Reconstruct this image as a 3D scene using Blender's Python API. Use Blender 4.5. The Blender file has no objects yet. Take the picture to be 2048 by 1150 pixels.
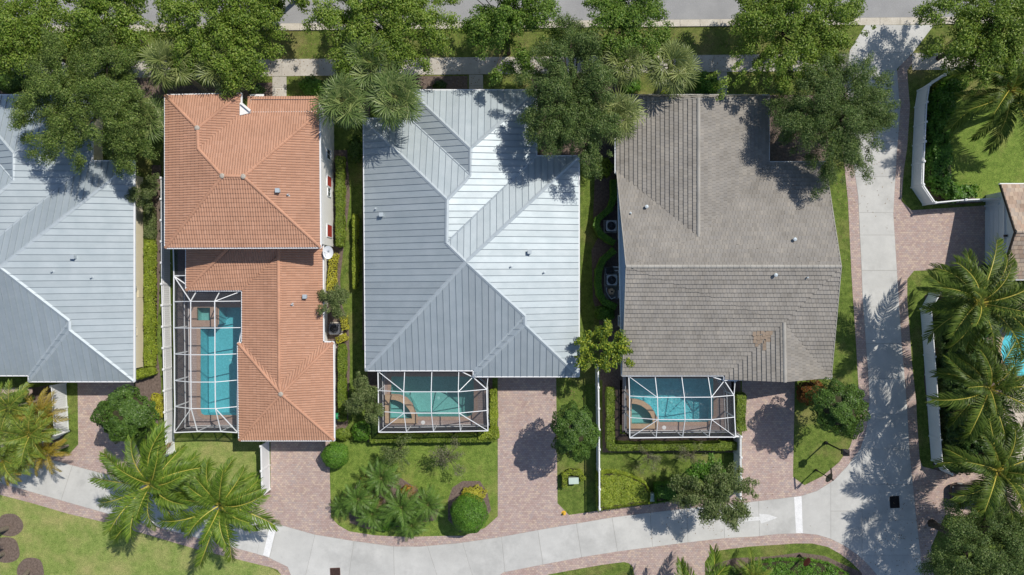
import bpy, math, random
import numpy as np
from mathutils import Vector, Matrix
from mathutils.geometry import tessellate_polygon, intersect_ray_tri

random.seed(7)
sc = bpy.context.scene
col = sc.collection

# ---------------------------------------------------------------- survey: the photo was taken straight down from 57 m
H, S, CX, CY = 57.0, 24.0, 1024.0, 575.0
def P(px, py, z=0.0):
    """Surveyed point: a point read from the photo, at height z, in metres."""
    k = (H - z) / H
    return Vector(((px - CX) / S * k, (CY - py) / S * k, z))

# ---------------------------------------------------------------- camera, world, sun, exposure
cam = bpy.data.cameras.new('camera')
cam.sensor_width = 36.0
cam.lens = 18.0 * H / (1024.0 / S)
cam.clip_end = 3000
camo = bpy.data.objects.new('camera', cam); col.objects.link(camo)
camo.location = (0, 0, H)
sc.camera = camo

SUN = Vector((0.56, 0.52, 1.0)).normalized()
EL = math.asin(SUN.z); AZ = math.atan2(SUN.x, SUN.y)
w = bpy.data.worlds.new('World'); sc.world = w; w.use_nodes = True
wn = w.node_tree.nodes; wl = w.node_tree.links
sky = wn.new('ShaderNodeTexSky'); sky.sky_type = 'NISHITA'; sky.sun_disc = False
sky.sun_elevation = EL; sky.sun_rotation = AZ; sky.air_density = 1.0; sky.dust_density = 0.6; sky.ozone_density = 1.0
wl.new(sky.outputs[0], wn['Background'].inputs['Color'])
wn['Background'].inputs['Strength'].default_value = 0.098
sl = bpy.data.lights.new('sun', 'SUN'); sl.energy = 3.75; sl.angle = math.radians(0.53); sl.color = (1.0, 0.945, 0.855)
so = bpy.data.objects.new('sun', sl); col.objects.link(so)
so.rotation_euler = (-SUN).to_track_quat('-Z', 'Y').to_euler()
so.location = SUN * 80
sc.view_settings.view_transform = 'Standard'; sc.view_settings.look = 'None'
sc.view_settings.exposure = 0.19; sc.view_settings.gamma = 1.0; sc.view_settings.use_curve_mapping = False
try:
    sc.cycles.max_bounces = 6; sc.cycles.transparent_max_bounces = 24
    sc.cycles.diffuse_bounces = 4; sc.cycles.glossy_bounces = 3
except Exception: pass

# ---------------------------------------------------------------- materials
def mk(name, rough=0.8, metal=0.0, spec=0.3):
    m = bpy.data.materials.new(name); m.use_nodes = True
    n = m.node_tree.nodes; l = m.node_tree.links; b = n['Principled BSDF']
    b.inputs['Roughness'].default_value = rough; b.inputs['Metallic'].default_value = metal
    b.inputs['Specular IOR Level'].default_value = spec
    return m, n, l, b
def c4(c): return (c[0], c[1], c[2], 1.0)
def pos(n): return n.new('ShaderNodeNewGeometry').outputs['Position']
def noise(n, l, vec, scale, detail=4.0, rough=0.55):
    t = n.new('ShaderNodeTexNoise'); t.inputs['Scale'].default_value = scale
    t.inputs['Detail'].default_value = detail; t.inputs['Roughness'].default_value = rough
    l.new(vec, t.inputs['Vector']); return t.outputs[0]
def ramp(n, l, fac, stops):
    r = n.new('ShaderNodeValToRGB'); e = r.color_ramp.elements
    while len(e) < len(stops): e.new(0.5)
    for i, (p, c) in enumerate(stops): e[i].position = p; e[i].color = c4(c)
    l.new(fac, r.inputs[0]); return r.outputs[0]
def mixc(n, l, fac, a, b, mode='MIX'):
    x = n.new('ShaderNodeMix'); x.data_type = 'RGBA'; x.blend_type = mode
    for v, i in ((fac, 0), (a, 6), (b, 7)):
        if hasattr(v, 'is_linked'): l.new(v, x.inputs[i])
        elif i == 0: x.inputs[0].default_value = v
        else: x.inputs[i].default_value = c4(v)
    return x.outputs[2]
def math_(n, l, op, a, b=None):
    x = n.new('ShaderNodeMath'); x.operation = op
    for i, v in enumerate((a, b)):
        if v is None: continue
        if hasattr(v, 'is_linked'): l.new(v, x.inputs[i])
        else: x.inputs[i].default_value = v
    return x.outputs[0]
def bump(n, l, b, h, strength=0.4, dist=0.02):
    x = n.new('ShaderNodeBump'); x.inputs['Strength'].default_value = strength; x.inputs['Distance'].default_value = dist
    l.new(h, x.inputs['Height']); l.new(x.outputs[0], b.inputs['Normal'])

def m_noise(name, c1, c2, scale=3.0, rough=0.8, metal=0.0, spec=0.3, bs=0.0, fine=None):
    m, n, l, b = mk(name, rough, metal, spec)
    p = pos(n); f = noise(n, l, p, scale)
    c = ramp(n, l, f, [(0.3, c1), (0.7, c2)])
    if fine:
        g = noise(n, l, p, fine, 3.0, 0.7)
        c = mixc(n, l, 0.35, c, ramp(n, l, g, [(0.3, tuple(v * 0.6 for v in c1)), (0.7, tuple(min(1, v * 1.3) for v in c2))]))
    l.new(c, b.inputs['Base Color'])
    if bs: bump(n, l, b, noise(n, l, p, (fine or scale * 4), 4.0, 0.7), bs)
    return m

def m_grass(name, dark, mid, dry, dryness=0.5):
    m, n, l, b = mk(name, 0.9, 0, 0.12)
    p = pos(n)
    big = noise(n, l, p, 0.35, 4.0, 0.6)
    med = noise(n, l, p, 2.2, 5.0, 0.65)
    fin = noise(n, l, p, 16.0, 4.0, 0.8)
    c = ramp(n, l, med, [(0.38, dark), (0.62, mid)])
    f = ramp(n, l, big, [(0.62 - 0.3 * dryness, (0, 0, 0)), (0.92 - 0.25 * dryness, (1, 1, 1))])
    c = mixc(n, l, f, c, dry)
    sp = noise(n, l, p, 5.0, 5.0, 0.75)
    c = mixc(n, l, ramp(n, l, sp, [(0.56, (0, 0, 0)), (0.74, (0.75, 0.75, 0.75))]), c, tuple(v * 0.9 for v in dry))
    c = mixc(n, l, 1.0, c, ramp(n, l, fin, [(0.3, (0.35, 0.38, 0.3)), (0.68, (1.55, 1.52, 1.5))]), 'MULTIPLY')
    l.new(c, b.inputs['Base Color'])
    bump(n, l, b, fin, 0.55, 0.04)
    return m

def m_paver(name, cols, tw=0.22, th=0.15):
    m, n, l, b = mk(name, 0.85, 0, 0.25)
    p = pos(n)
    sx = n.new('ShaderNodeSeparateXYZ'); l.new(p, sx.inputs[0])
    row = math_(n, l, 'FLOOR', math_(n, l, 'DIVIDE', sx.outputs[1], th))
    off = math_(n, l, 'MULTIPLY', math_(n, l, 'MODULO', row, 2.0), 0.5)
    xx = math_(n, l, 'ADD', math_(n, l, 'DIVIDE', sx.outputs[0], tw), off)
    cl = math_(n, l, 'FLOOR', xx)
    cb = n.new('ShaderNodeCombineXYZ'); l.new(cl, cb.inputs[0]); l.new(row, cb.inputs[1])
    wnz = n.new('ShaderNodeTexWhiteNoise'); wnz.noise_dimensions = '2D'; l.new(cb.outputs[0], wnz.inputs['Vector'])
    k = len(cols)
    c = ramp(n, l, wnz.outputs['Value'], [((i + 0.5) / k, q) for i, q in enumerate(cols)])
    big = noise(n, l, p, 0.5, 3.0, 0.6)
    c = mixc(n, l, 0.5, c, ramp(n, l, big, [(0.35, cols[0]), (0.65, cols[-2])]))
    fx = math_(n, l, 'FRACT', xx); fy = math_(n, l, 'FRACT', math_(n, l, 'DIVIDE', sx.outputs[1], th))
    def edge(f, wd):
        a = math_(n, l, 'LESS_THAN', f, wd); d = math_(n, l, 'GREATER_THAN', f, 1 - wd)
        return math_(n, l, 'MAXIMUM', a, d)
    jt = math_(n, l, 'MAXIMUM', edge(fx, 0.04), edge(fy, 0.06))
    fin = noise(n, l, p, 25.0, 3.0, 0.7)
    c = mixc(n, l, 1.0, c, ramp(n, l, fin, [(0.3, (0.78, 0.78, 0.78)), (0.7, (1.18, 1.18, 1.18))]), 'MULTIPLY')
    c = mixc(n, l, math_(n, l, 'MULTIPLY', jt, 0.6), c, tuple(v * 0.45 for v in cols[0]))
    l.new(c, b.inputs['Base Color'])
    bump(n, l, b, math_(n, l, 'SUBTRACT', 1.0, jt), 0.4, 0.006)
    return m

def m_leaf(name, cols, rough=0.5, transl=0.25, spec=0.35, macro=1.2):
    m, n, l, b = mk(name, rough, 0, spec)
    g = n.new('ShaderNodeNewGeometry')
    k = len(cols)
    c = ramp(n, l, g.outputs['Random Per Island'], [(i / max(1, k - 1), q) for i, q in enumerate(cols)])
    nz = noise(n, l, g.outputs['Position'], macro, 3.0, 0.6)
    c = mixc(n, l, 1.0, c, ramp(n, l, nz, [(0.3, (0.72, 0.74, 0.7)), (0.7, (1.25, 1.22, 1.2))]), 'MULTIPLY')
    l.new(c, b.inputs['Base Color'])
    t = n.new('ShaderNodeBsdfTranslucent'); l.new(c, t.inputs[0])
    mx = n.new('ShaderNodeMixShader'); mx.inputs[0].default_value = transl
    l.new(b.outputs[0], mx.inputs[1]); l.new(t.outputs[0], mx.inputs[2])
    l.new(mx.outputs[0], n['Material Output'].inputs[0])
    return m

def m_piece(name, cols, rough=0.75, spec=0.3, nscale=1.5, fine=30.0, metal=0.0, lo=0.84, hi=1.12):
    """pieces (tiles, slabs, panels): each island its own shade of the same colour"""
    m, n, l, b = mk(name, rough, metal, spec)
    g = n.new('ShaderNodeNewGeometry')
    k = len(cols)
    c = ramp(n, l, g.outputs['Random Per Island'], [(i / max(1, k - 1), q) for i, q in enumerate(cols)])
    nz = noise(n, l, g.outputs['Position'], nscale, 4.0, 0.6)
    c = mixc(n, l, 1.0, c, ramp(n, l, nz, [(0.3, (lo,) * 3), (0.7, (hi,) * 3)]), 'MULTIPLY')
    fz = noise(n, l, g.outputs['Position'], fine, 3.0, 0.7)
    c = mixc(n, l, 1.0, c, ramp(n, l, fz, [(0.3, (0.9, 0.9, 0.9)), (0.7, (1.09, 1.09, 1.09))]), 'MULTIPLY')
    l.new(c, b.inputs['Base Color'])
    return m

MT = {}
MT['grass'] = m_grass('lawn_grass', (0.08, 0.122, 0.024), (0.145, 0.20, 0.042), (0.25, 0.21, 0.09), 0.35)
MT['grass_dry'] = m_grass('lawn_grass_dry', (0.155, 0.22, 0.055), (0.235, 0.295, 0.085), (0.37, 0.325, 0.15), 0.6)
MT['grass_deep'] = m_grass('lawn_grass_deep', (0.105, 0.165, 0.03), (0.175, 0.245, 0.05), (0.27, 0.25, 0.09), 0.3)
MT['grass_verge'] = m_grass('verge_grass', (0.085, 0.12, 0.026), (0.15, 0.185, 0.045), (0.23, 0.19, 0.09), 0.5)
MT['mulch'] = m_noise('bark_mulch', (0.075, 0.055, 0.045), (0.22, 0.17, 0.145), 6.0, 0.95, 0, 0.1, 0.6, 22.0)
MT['paint_worn'] = m_noise('worn_road_paint', (0.58, 0.585, 0.58), (0.70, 0.70, 0.69), 6, 0.75, 0, 0.3, 0, 18)
MT['asphalt'] = m_noise('street_asphalt', (0.26, 0.26, 0.265), (0.34, 0.34, 0.34), 0.6, 0.9, 0, 0.2, 0.15, 30.0)
MT['joint'] = m_noise('joint_earth', (0.20, 0.19, 0.17), (0.30, 0.28, 0.25), 4.0, 0.95)
MT['kerb'] = m_noise('kerb_concrete', (0.42, 0.38, 0.31), (0.60, 0.56, 0.49), 1.3, 0.9, 0, 0.2, 0.1, 14.0)
def m_concrete(name, a, b_, rs=0.04):
    m, n, l, b = mk(name, 0.85, 0, 0.25)
    p = pos(n)
    c = ramp(n, l, noise(n, l, p, 0.7, 6.0, 0.65), [(0.3, a), (0.7, b_)])
    oi = n.new('ShaderNodeObjectInfo')
    c = mixc(n, l, 1.0, c, ramp(n, l, oi.outputs['Random'], [(0, (1 - rs,) * 3), (1, (1 + rs,) * 3)]), 'MULTIPLY')
    c = mixc(n, l, 1.0, c, ramp(n, l, noise(n, l, p, 20, 4.0, 0.7), [(0.3, (0.93,) * 3), (0.7, (1.05,) * 3)]), 'MULTIPLY')
    st = noise(n, l, p, 0.25, 5.0, 0.75)
    c = mixc(n, l, ramp(n, l, st, [(0.48, (0, 0, 0)), (0.72, (0.75, 0.75, 0.75))]), c, tuple(v * 0.74 for v in a))
    sp = noise(n, l, p, 1.9, 6.0, 0.8)
    c = mixc(n, l, ramp(n, l, sp, [(0.60, (0, 0, 0)), (0.72, (0.45, 0.45, 0.45))]), c, tuple(v * 0.6 for v in a))
    lg = noise(n, l, p, 0.13, 4.0, 0.6)
    c = mixc(n, l, 1.0, c, ramp(n, l, lg, [(0.3, (0.88,) * 3), (0.65, (1.04,) * 3)]), 'MULTIPLY')
    l.new(c, b.inputs['Base Color']); return m
MT['concrete'] = m_concrete('lane_concrete', (0.475, 0.472, 0.452), (0.565, 0.56, 0.535))
MT['walk'] = m_concrete('sidewalk_concrete', (0.42, 0.385, 0.34), (0.53, 0.50, 0.45), 0.08)
MT['paint'] = m_noise('road_paint', (0.66, 0.66, 0.66), (0.86, 0.86, 0.86), 2.5, 0.7, 0, 0.3, 0, 18)
PAV = [(0.37, 0.27, 0.24), (0.46, 0.335, 0.30), (0.38, 0.335, 0.33), (0.55, 0.425, 0.355), (0.64, 0.51, 0.385), (0.43, 0.345, 0.32), (0.50, 0.37, 0.325)]
MT['paver'] = m_paver('brick_pavers', PAV)
MT['deck'] = m_paver('deck_pavers', [(0.35, 0.27, 0.25), (0.42, 0.33, 0.30), (0.36, 0.31, 0.29), (0.47, 0.38, 0.345), (0.39, 0.31, 0.28)], 0.2, 0.2)
MT['travertine'] = m_paver('travertine', [(0.55, 0.47, 0.38), (0.62, 0.55, 0.46), (0.58, 0.50, 0.42), (0.66, 0.60, 0.52), (0.60, 0.52, 0.43)], 0.6, 0.4)
def m_metal_roof(name, a, b_):
    m, n, l, b = mk(name, 0.5, 0.45, 0.4)
    g = n.new('ShaderNodeNewGeometry'); oi = n.new('ShaderNodeObjectInfo')
    c = ramp(n, l, noise(n, l, g.outputs['Position'], 0.9, 5.0, 0.6), [(0.3, a), (0.7, b_)])
    c = mixc(n, l, 1.0, c, ramp(n, l, oi.outputs['Random'], [(0, (0.95,) * 3), (1, (1.06,) * 3)]), 'MULTIPLY')
    l.new(c, b.inputs['Base Color'])
    rg = n.new('ShaderNodeMapRange'); l.new(noise(n, l, g.outputs['Position'], 0.6, 4.0, 0.6), rg.inputs[0])
    rg.inputs[3].default_value = 0.50; rg.inputs[4].default_value = 0.64
    l.new(rg.outputs[0], b.inputs['Roughness'])
    bump(n, l, b, noise(n, l, g.outputs['Position'], 0.9, 2.0, 0.4), 0.22, 0.06)
    return m
MT['metal'] = m_metal_roof('metal_roof', (0.365, 0.42, 0.445), (0.425, 0.475, 0.50))
MT['metal_trim'] = m_noise('metal_trim', (0.40, 0.455, 0.49), (0.47, 0.52, 0.55), 1.0, 0.6, 0.25, 0.3)
MT['seam'] = m_noise('roof_seam_shaded', (0.265, 0.31, 0.34), (0.32, 0.365, 0.395), 1.0, 0.55, 0.2, 0.3)  # darkened ribs: the seams' thin shadow lines are put into this colour
MT['red_tile'] = m_piece('red_roof_tile', [(0.415, 0.228, 0.150), (0.44, 0.246, 0.164), (0.46, 0.26, 0.173), (0.43, 0.237, 0.156), (0.48, 0.275, 0.187)], 0.75, 0.25, 0.5, 30.0, 0.0, 0.92, 1.07)
MT['red_cap'] = m_piece('red_ridge_tile', [(0.45, 0.235, 0.15), (0.50, 0.275, 0.18)], 0.7, 0.25, 0.8)
MT['gray_tile'] = m_piece('gray_roof_tile', [(0.245, 0.226, 0.200), (0.285, 0.265, 0.236), (0.265, 0.248, 0.226), (0.305, 0.28, 0.245)], 0.85, 0.2, 0.7)
MT['gray_cap'] = m_piece('gray_ridge_tile', [(0.33, 0.315, 0.285), (0.38, 0.36, 0.325)], 0.85, 0.2, 0.8)
MT['brown_patch'] = m_piece('tan_replacement_tile', [(0.27, 0.205, 0.15), (0.33, 0.255, 0.19)], 0.85, 0.2, 0.8)
MT['tan_tile'] = m_piece('tan_roof_tile', [(0.30, 0.22, 0.165), (0.41, 0.30, 0.23), (0.36, 0.30, 0.25), (0.47, 0.37, 0.28), (0.40, 0.28, 0.21)], 0.85, 0.2, 0.7)
MT['mortar'] = m_noise('ridge_mortar', (0.36, 0.32, 0.27), (0.46, 0.41, 0.35), 4, 0.9)
MT['stucco'] = m_noise('white_stucco', (0.78, 0.76, 0.71), (0.83, 0.81, 0.765), 1.5, 0.9, 0, 0.15, 0.15, 30)
MT['cream'] = m_noise('cream_stucco', (0.76, 0.67, 0.49), (0.82, 0.73, 0.55), 1.5, 0.9, 0, 0.15, 0.15, 30)
MT['blue_stucco'] = m_noise('blue_stucco', (0.20, 0.38, 0.52), (0.24, 0.43, 0.57), 1.5, 0.9, 0, 0.15, 0.15, 30)
MT['grey_stucco'] = m_noise('pale_grey_stucco', (0.60, 0.64, 0.67), (0.66, 0.70, 0.73), 1.5, 0.9, 0, 0.15, 0.15, 30)
MT['white'] = m_noise('white_aluminium', (0.74, 0.76, 0.78), (0.80, 0.81, 0.82), 2.0, 0.45, 0, 0.4)
MT['vinyl'] = m_noise('white_vinyl', (0.72, 0.73, 0.74), (0.79, 0.80, 0.80), 1.2, 0.5, 0, 0.4)
MT['red_shutter'] = m_noise('red_shutter_paint', (0.30, 0.035, 0.025), (0.36, 0.05, 0.035), 3, 0.6)
MT['glass'] = m_noise('window_glass', (0.03, 0.05, 0.05), (0.05, 0.075, 0.07), 1.0, 0.08, 0, 0.6)
MT['black'] = m_noise('black_metal', (0.012, 0.012, 0.013), (0.022, 0.022, 0.024), 3, 0.5, 0, 0.4)
MT['dark_metal'] = m_noise('dark_grille', (0.03, 0.032, 0.036), (0.05, 0.052, 0.056), 5, 0.5, 0.3)
MT['ac_grey'] = m_noise('condenser_paint', (0.36, 0.38, 0.40), (0.43, 0.45, 0.46), 3, 0.55)
MT['ac_dark'] = m_noise('condenser_dark_paint', (0.09, 0.095, 0.11), (0.13, 0.135, 0.15), 3, 0.55)
MT['pale_green'] = m_noise('pale_green_paint', (0.44, 0.54, 0.47), (0.50, 0.60, 0.52), 2, 0.6)
MT['bronze'] = m_noise('sign_bronze', (0.035, 0.03, 0.026), (0.055, 0.048, 0.042), 3, 0.5, 0.2)
MT['sign_back'] = m_noise('sign_back', (0.16, 0.155, 0.14), (0.21, 0.20, 0.185), 3, 0.55, 0.3)
MT['sign_red'] = m_noise('sign_red', (0.14, 0.025, 0.025), (0.19, 0.035, 0.03), 3, 0.5)
MT['rust'] = m_noise('rusty_iron', (0.07, 0.035, 0.028), (0.13, 0.065, 0.05), 8, 0.8)
MT['iron'] = m_noise('black_iron', (0.010, 0.009, 0.010), (0.022, 0.018, 0.018), 8, 0.8)
MT['yellow'] = m_noise('yellow_paint', (0.62, 0.36, 0.03), (0.72, 0.45, 0.06), 5, 0.5)
MT['bark'] = m_noise('tree_bark', (0.06, 0.048, 0.036), (0.13, 0.105, 0.085), 5, 0.95, 0, 0.1, 0.5, 25)
MT['palm_bark'] = m_noise('palm_trunk', (0.15, 0.125, 0.10), (0.30, 0.26, 0.21), 5, 0.95, 0, 0.1, 0.5, 22)
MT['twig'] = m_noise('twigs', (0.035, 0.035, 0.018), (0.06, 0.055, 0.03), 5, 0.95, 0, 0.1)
MT['car'] = m_noise('dark_car_paint', (0.018, 0.018, 0.021), (0.022, 0.022, 0.026), 1, 0.22, 0.3, 0.6)
MT['rubber'] = m_noise('rubber', (0.015, 0.015, 0.015), (0.025, 0.025, 0.025), 5, 0.8)
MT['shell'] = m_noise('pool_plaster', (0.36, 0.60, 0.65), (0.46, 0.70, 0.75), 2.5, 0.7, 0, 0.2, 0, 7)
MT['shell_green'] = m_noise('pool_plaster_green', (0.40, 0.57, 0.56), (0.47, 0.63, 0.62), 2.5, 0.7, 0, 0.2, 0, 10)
MT['coping'] = m_noise('pool_coping', (0.36, 0.25, 0.20), (0.46, 0.34, 0.27), 4, 0.8, 0, 0.2, 0, 16)
MT['coping_tan'] = m_noise('spa_coping', (0.44, 0.30, 0.19), (0.55, 0.41, 0.28), 4, 0.8, 0, 0.2, 0, 12)

def m_water(name, tint, ripple=5.0, strength=0.5, dist=0.05, rough=0.12):
    m, n, l, b = mk(name)
    n.remove(b)
    tr = n.new('ShaderNodeBsdfTransparent'); gl = n.new('ShaderNodeBsdfGlossy'); gl.inputs['Roughness'].default_value = rough
    p = pos(n)
    h = noise(n, l, p, ripple, 3.0, 0.55)
    bp = n.new('ShaderNodeBump'); bp.inputs['Strength'].default_value = strength; bp.inputs['Distance'].default_value = dist
    l.new(h, bp.inputs['Height']); l.new(bp.outputs[0], gl.inputs['Normal'])
    tr.inputs[0].default_value = c4(tint)
    fr = n.new('ShaderNodeFresnel'); fr.inputs[0].default_value = 1.33; l.new(bp.outputs[0], fr.inputs['Normal'])
    mx = n.new('ShaderNodeMixShader'); l.new(fr.outputs[0], mx.inputs[0]); l.new(tr.outputs[0], mx.inputs[1]); l.new(gl.outputs[0], mx.inputs[2])
    l.new(mx.outputs[0], n['Material Output'].inputs[0]); return m
MT['water'] = m_water('pool_water_blue', (0.50, 0.87, 0.91))
MT['water_green'] = m_water('pool_water_green', (0.60, 0.86, 0.85))
MT['water_turq'] = m_water('pool_water_turquoise', (0.55, 0.93, 0.96), 4.5, 1.0, 0.10, 0.16)
def m_screen(name, op):
    m, n, l, b = mk(name); n.remove(b)
    tr = n.new('ShaderNodeBsdfTransparent'); d = n.new('ShaderNodeBsdfDiffuse'); d.inputs[0].default_value = (0.085, 0.09, 0.10, 1)
    mx = n.new('ShaderNodeMixShader'); mx.inputs[0].default_value = op
    l.new(tr.outputs[0], mx.inputs[1]); l.new(d.outputs[0], mx.inputs[2]); l.new(mx.outputs[0], n['Material Output'].inputs[0]); return m
MT['screen'] = m_screen('insect_screen', 0.22)
MT['screen_wall'] = m_screen('insect_screen_wall', 0.62)

LF = {}
LF['street'] = m_leaf('street_tree_leaf', [(0.085, 0.16, 0.016), (0.145, 0.24, 0.026), (0.22, 0.32, 0.045), (0.33, 0.40, 0.085)], 0.5, 0.36)
LF['street2'] = m_leaf('street_tree_leaf_deep', [(0.06, 0.135, 0.016), (0.11, 0.21, 0.024), (0.17, 0.275, 0.038), (0.24, 0.33, 0.065)], 0.5, 0.36)
LF['oak'] = m_leaf('oak_leaf', [(0.058, 0.108, 0.022), (0.112, 0.185, 0.034), (0.185, 0.265, 0.055), (0.29, 0.35, 0.10)], 0.5, 0.36)
LF['oak_dark'] = m_leaf('oak_leaf_dark', [(0.05, 0.10, 0.026), (0.092, 0.16, 0.038), (0.148, 0.22, 0.058), (0.24, 0.30, 0.105)], 0.5, 0.36)
LF['olive'] = m_leaf('olive_leaf', [(0.07, 0.11, 0.03), (0.125, 0.18, 0.05), (0.19, 0.245, 0.085), (0.26, 0.29, 0.13)], 0.55, 0.36)
LF['wispy'] = m_leaf('wispy_leaf', [(0.117, 0.127, 0.069), (0.195, 0.195, 0.117), (0.312, 0.293, 0.195)], 0.55, 0.36)
LF['bush'] = m_leaf('bush_leaf', [(0.052, 0.113, 0.020), (0.096, 0.182, 0.031), (0.148, 0.244, 0.049)], 0.45, 0.36)
LF['bush_bright'] = m_leaf('bright_bush_leaf', [(0.06, 0.17, 0.016), (0.11, 0.25, 0.026), (0.18, 0.33, 0.045)], 0.45, 0.36)
LF['hedge_yel'] = m_leaf('yellow_green_hedge_leaf', [(0.17, 0.25, 0.022), (0.27, 0.35, 0.035), (0.38, 0.44, 0.06)], 0.5, 0.36)
LF['hedge'] = m_leaf('hedge_leaf', [(0.095, 0.165, 0.017), (0.17, 0.25, 0.028), (0.25, 0.32, 0.046)], 0.5, 0.36)
LF['gold'] = m_leaf('golden_leaf', [(0.316, 0.316, 0.025), (0.481, 0.455, 0.044), (0.600, 0.582, 0.089)], 0.5, 0.36)
LF['croton'] = m_leaf('yellow_croton_leaf', [(0.05, 0.12, 0.015), (0.11, 0.19, 0.02), (0.24, 0.32, 0.03), (0.45, 0.48, 0.055)], 0.5, 0.36)
LF['redtip'] = m_leaf('red_croton_leaf', [(0.066, 0.066, 0.015), (0.172, 0.066, 0.020), (0.330, 0.112, 0.026), (0.132, 0.132, 0.026)], 0.5, 0.36)
LF['orange'] = m_leaf('orange_croton_leaf', [(0.363, 0.145, 0.024), (0.544, 0.242, 0.036), (0.600, 0.387, 0.061), (0.169, 0.024, 0.024)], 0.5, 0.36)
LF['wild'] = m_leaf('wild_shrub_leaf', [(0.028, 0.07, 0.016), (0.058, 0.12, 0.025), (0.105, 0.17, 0.042)], 0.4, 0.36)
LF['sabal'] = m_leaf('fan_palm_leaf', [(0.14, 0.19, 0.055), (0.24, 0.29, 0.09), (0.37, 0.41, 0.16)], 0.45, 0.36)
LF['sabal_blue'] = m_leaf('fan_palm_leaf_deep', [(0.10, 0.165, 0.045), (0.175, 0.245, 0.072), (0.28, 0.335, 0.12)], 0.45, 0.36)
LF['coco'] = m_leaf('coconut_leaf', [(0.075, 0.15, 0.016), (0.14, 0.235, 0.026), (0.24, 0.33, 0.05)], 0.45, 0.36, 0.3)
LF['coco_dark'] = m_leaf('coconut_leaf_dark', [(0.052, 0.10, 0.014), (0.10, 0.16, 0.022), (0.18, 0.235, 0.042)], 0.45, 0.36, 0.3)
LF['areca'] = m_leaf('areca_leaf', [(0.118, 0.196, 0.028), (0.196, 0.281, 0.041), (0.296, 0.359, 0.062)], 0.45, 0.36)
LF['dead'] = m_leaf('dead_frond', [(0.16, 0.10, 0.05), (0.24, 0.16, 0.08), (0.32, 0.23, 0.13)], 0.7, 0.2)
LF['areca_gold'] = m_leaf('areca_leaf_gold', [(0.242, 0.206, 0.024), (0.339, 0.266, 0.036), (0.399, 0.290, 0.048)], 0.45, 0.36)
LF['date'] = m_leaf('pygmy_palm_leaf', [(0.085, 0.18, 0.03), (0.145, 0.265, 0.045), (0.21, 0.33, 0.075)], 0.42, 0.36)
MT['rachis'] = m_noise('frond_rib', (0.44, 0.38, 0.07), (0.58, 0.49, 0.10), 2, 0.5)
MT['rachis_g'] = m_noise('frond_rib_green', (0.12, 0.14, 0.04), (0.18, 0.19, 0.06), 2, 0.5)

# ---------------------------------------------------------------- object helpers
def wloc(o):
    v = Vector((0, 0, 0))
    while o is not None: v += o.location; o = o.parent
    return v
def tag(o, label=None, cat=None, group=None, kind=None):
    if label: o['label'] = label
    if cat: o['category'] = cat
    if group: o['group'] = group
    if kind: o['kind'] = kind
    return o
def thing(name, label, cat, loc, group=None):
    o = bpy.data.objects.new(name, None); col.objects.link(o)
    o.location = loc; o.empty_display_size = 0.3
    return tag(o, label, cat, group)
def add(name, me, mat=None, parent=None):
    o = bpy.data.objects.new(name, me); col.objects.link(o)
    if mat is not None and not me.materials: me.materials.append(mat)
    if parent is not None: o.parent = parent
    return o
def dup(o, parent=None):
    c = o.copy(); col.objects.link(c)
    if parent is not None: c.parent = parent
    for ch in list(o.children): dup(ch, c)
    return c
def fast_mesh(name, co, quads):
    me = bpy.data.meshes.new(name)
    co = np.ascontiguousarray(co, dtype=np.float32); q = np.ascontiguousarray(quads, dtype=np.int32)
    nv, nf, k = len(co), len(q), q.shape[1]
    me.vertices.add(nv); me.vertices.foreach_set('co', co.ravel())
    me.loops.add(nf * k); me.loops.foreach_set('vertex_index', q.ravel())
    me.polygons.add(nf); me.polygons.foreach_set('loop_start', np.arange(0, nf * k, k, dtype=np.int32))
    me.polygons.foreach_set('loop_total', np.full(nf, k, dtype=np.int32))
    me.update(calc_edges=True); return me

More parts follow.
